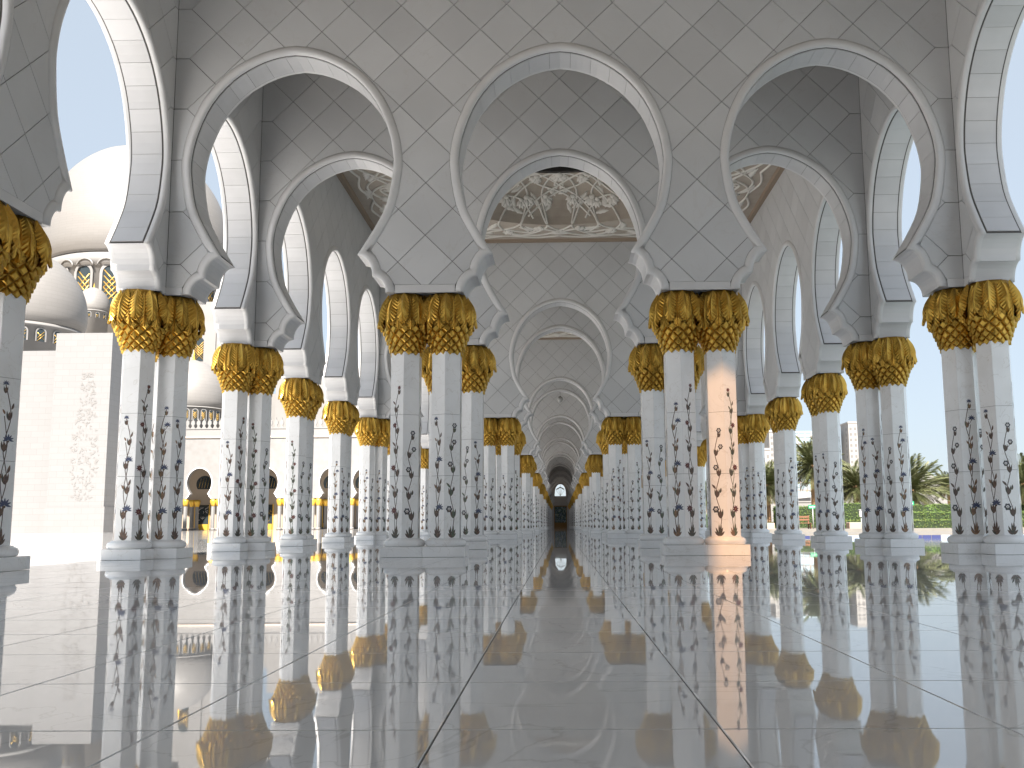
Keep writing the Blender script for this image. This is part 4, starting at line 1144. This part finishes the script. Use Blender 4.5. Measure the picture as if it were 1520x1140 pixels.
# signs, lamp, bench, planters
def sign(x, yv, z, w, label, text):
    t = thing('green_sign', label, 'sign', (x, yv, 0)); mb = MB(); mb.tube([(0, 0, .1), (0, 0, z-.1)], .035, 8); ob('post', mb.data('post', [M['pole']]), t)
    mb = MB(); mb.box((-w/2, -.03, z-.13), (w/2, .03, z+.13)); b = ob('board', mb.data('board', [M['sign_green']]), t)
    mb = MB(); r = random.Random(len(label))
    xx = -w*.40
    while xx < w*.38: q = r.uniform(.03, .09); mb.box((xx, -.036, z-.04), (xx+q, -.0305, z+.03+r.uniform(-.02, .02))); xx += q+.03
    ob('lettering', mb.data('lettering', [M['sign_white']]), b)
sign(24.0, 64.8, 1.85, .62, 'small green board on a thin grey post, in front of the long hedges', '')
sign(17.75, 66.3, 1.68, .58, 'small green board on a post right beside the brown bench', '')
t = thing('garden_lamp', 'short pale lantern on a post before the tall square hedge', 'lamp', (21.1, 66.2, 0)); mb = MB(); mb.tube([(0,0,.1),(0,0,.95)], .04, 8); ob('post', mb.data('post', [M['pole']]), t)
mb = MB(); mb.bbox((-.13,-.13,.95),(.13,.13,1.4), .02); ob('lantern', mb.data('lantern', [M['pearl']]), t); mb = MB(); mb.bbox((-.17,-.17,1.4),(.17,.17,1.46), .02); ob('cap', mb.data('cap', [M['pole']]), t)
t = thing('bench', 'brown wooden bench with open back between planters by the water', 'bench', (17.0, 67.4, .1))
for k in range(4): mb = MB(); mb.box((-.85, -.25+.14*k, .42), (.85, -.14+.14*k, .46)); ob('seat_slat', mb.data('seat_slat', [M['wood']]), t)
for k in range(2): mb = MB(); mb.box((-.85, .30, .62+.2*k), (.85, .34, .74+.2*k)); ob('back_slat', mb.data('back_slat', [M['wood']]), t)
for sx in (-1, 1):
    mb = MB(); mb.box((sx*.8-.04, -.25, 0), (sx*.8+.04, -.17, .42)); ob('leg', mb.data('leg', [M['wood']]), t); mb = MB(); mb.box((sx*.8-.04, .345, 0), (sx*.8+.04, .42, .98)); ob('leg', mb.data('leg', [M['wood']]), t)
mb = MB(); mb.bbox((-.42,-.42,0),(.42,.42,.46), .03); PL = mb.data('body', [M['terracotta']]); mb = MB(); mb.bbox((-.37,-.37,.462),(.37,.37,.52), .05); PLS = mb.data('soil', [M['hedge_core']])
for x, lb in ((20.4, 'pale stone cube planter under the garden lamp'), (21.75, 'pale stone cube planter just right of the garden lamp'), (23.75, 'pale stone cube planter at the foot of the front green sign'), (16.0, 'pale stone cube planter left of the bench'), (18.4, 'pale stone cube planter right of the bench'), (14.4, 'pale stone cube planter nearest the colonnade')):
    t = thing('planter', lb, 'planter', (x, 65.7, .1), group='cube planters by the water'); ob('body', PL, t); ob('soil', PLS, t)
# white vaulted building and garden wall
t = thing('vaulted_building', 'low white building with a rounded vault roof behind the palms', 'building', (0, 0, 0))
mb = MB(); mb.box((40, 150, -.5), (90, 160, 4.6)); ob('wall', mb.data('wall', [M['white_far']]), t)
mb = MB(); n = 12
for i in range(n):
    a, b = pi*i/n, pi*(i+1)/n
    mb.poly([(58.3-3.4*cos(a), 150.2, 4.6+3.6*sin(a)), (58.3-3.4*cos(b), 150.2, 4.6+3.6*sin(b)), (58.3-3.4*cos(b), 158, 4.6+3.6*sin(b)), (58.3-3.4*cos(a), 158, 4.6+3.6*sin(a))], 0, True)
mb.poly([(58.3-3.4*cos(pi*i/n), 150.2, 4.6+3.6*sin(pi*i/n)) for i in range(n+1)]); ob('vault', mb.data('vault', [M['white_far']]), t)
t = thing('garden_wall', 'long white garden wall behind the hedges and palms', 'wall', (0, 0, 0)); mb = MB(); mb.box((9.5, 132, -.5), (40, 133, 3.4)); mb.box((9.5, 131.9, 3.4), (40, 133.1, 3.6)); ob('body', mb.data('body', [M['white_far']]), t)
# city towers
def tower(x0, x1, yv, dep, h, label, style, floors, cols):
    t = thing('tower', label, 'tower', (0, 0, 0), group='towers of the city beyond the garden')
    mb = MB(); mb.box((x0, yv, -1), (x1, yv+dep, h)); mb.box((x0-.3, yv-.3, h), (x1+.3, yv+dep+.3, h+1)); ob('body', mb.data('body', [M['tower_glass'] if style == 'glass' else M['tower']]), t)
    mb = MB(); fh = (h-3)/floors
    if style == 'glass':
        for i in range(floors+1): mb.box((x0-.2, yv-.35, 1+i*fh), (x1+.2, yv-.02, 1+i*fh+.7))
        for c in range(cols+1): xx = x0+(x1-x0)*c/cols; mb.box((xx-.2, yv-.3, 1), (xx+.2, yv-.02, h))
        ob('facade_grid', mb.data('facade_grid', [M['tower']]), t)
    else:
        cw_ = (x1-x0)/cols
        wm = MB(); wm.box((-cw_*.28, -.02, 0), (cw_*.28, .0, fh*.55)); wd = wm.data('window', [M['tower_win']])
        cnt = 0
        for i in range(floors):
            for c in range(cols):
                xx = x0+(c+.5)*cw_
                if cnt < 290: ob('window', wd, t, (xx, yv-.005, 2.2+i*fh)); cnt += 1
        sm_ = MB(); sm_.box((-.02, -dep*.07, 0), (0, dep*.07, fh*.55)); sd_ = sm_.data('window', [M['tower_win']])
        for i in range(floors):
            if cnt < 295: ob('window', sd_, t, (x0-.005, yv+dep*.3, 2.2+i*fh)); cnt += 1
tower(120, 133, 480, 20, 46.5, 'blue glass office tower with white floor bands behind a palm', 'glass', 11, 4)
tower(161.5, 174, 520, 14, 55.5, 'tallest pale apartment tower beside the pool side columns', 'flat', 17, 5)
tower(152.5, 157, 530, 16, 51, 'narrow pale tower just left of the tallest one', 'flat', 15, 2)
tower(97, 101.6, 450, 12, 35.5, 'short white tower at the far left of the skyline', 'flat', 10, 2)
tower(112.8, 117.4, 500, 14, 49, 'slim white tower with dark edge left of the glass tower', 'flat', 15, 2)
tower(79, 84, 480, 14, 30, 'low white tower half hidden behind the pool corner columns', 'flat', 8, 2)
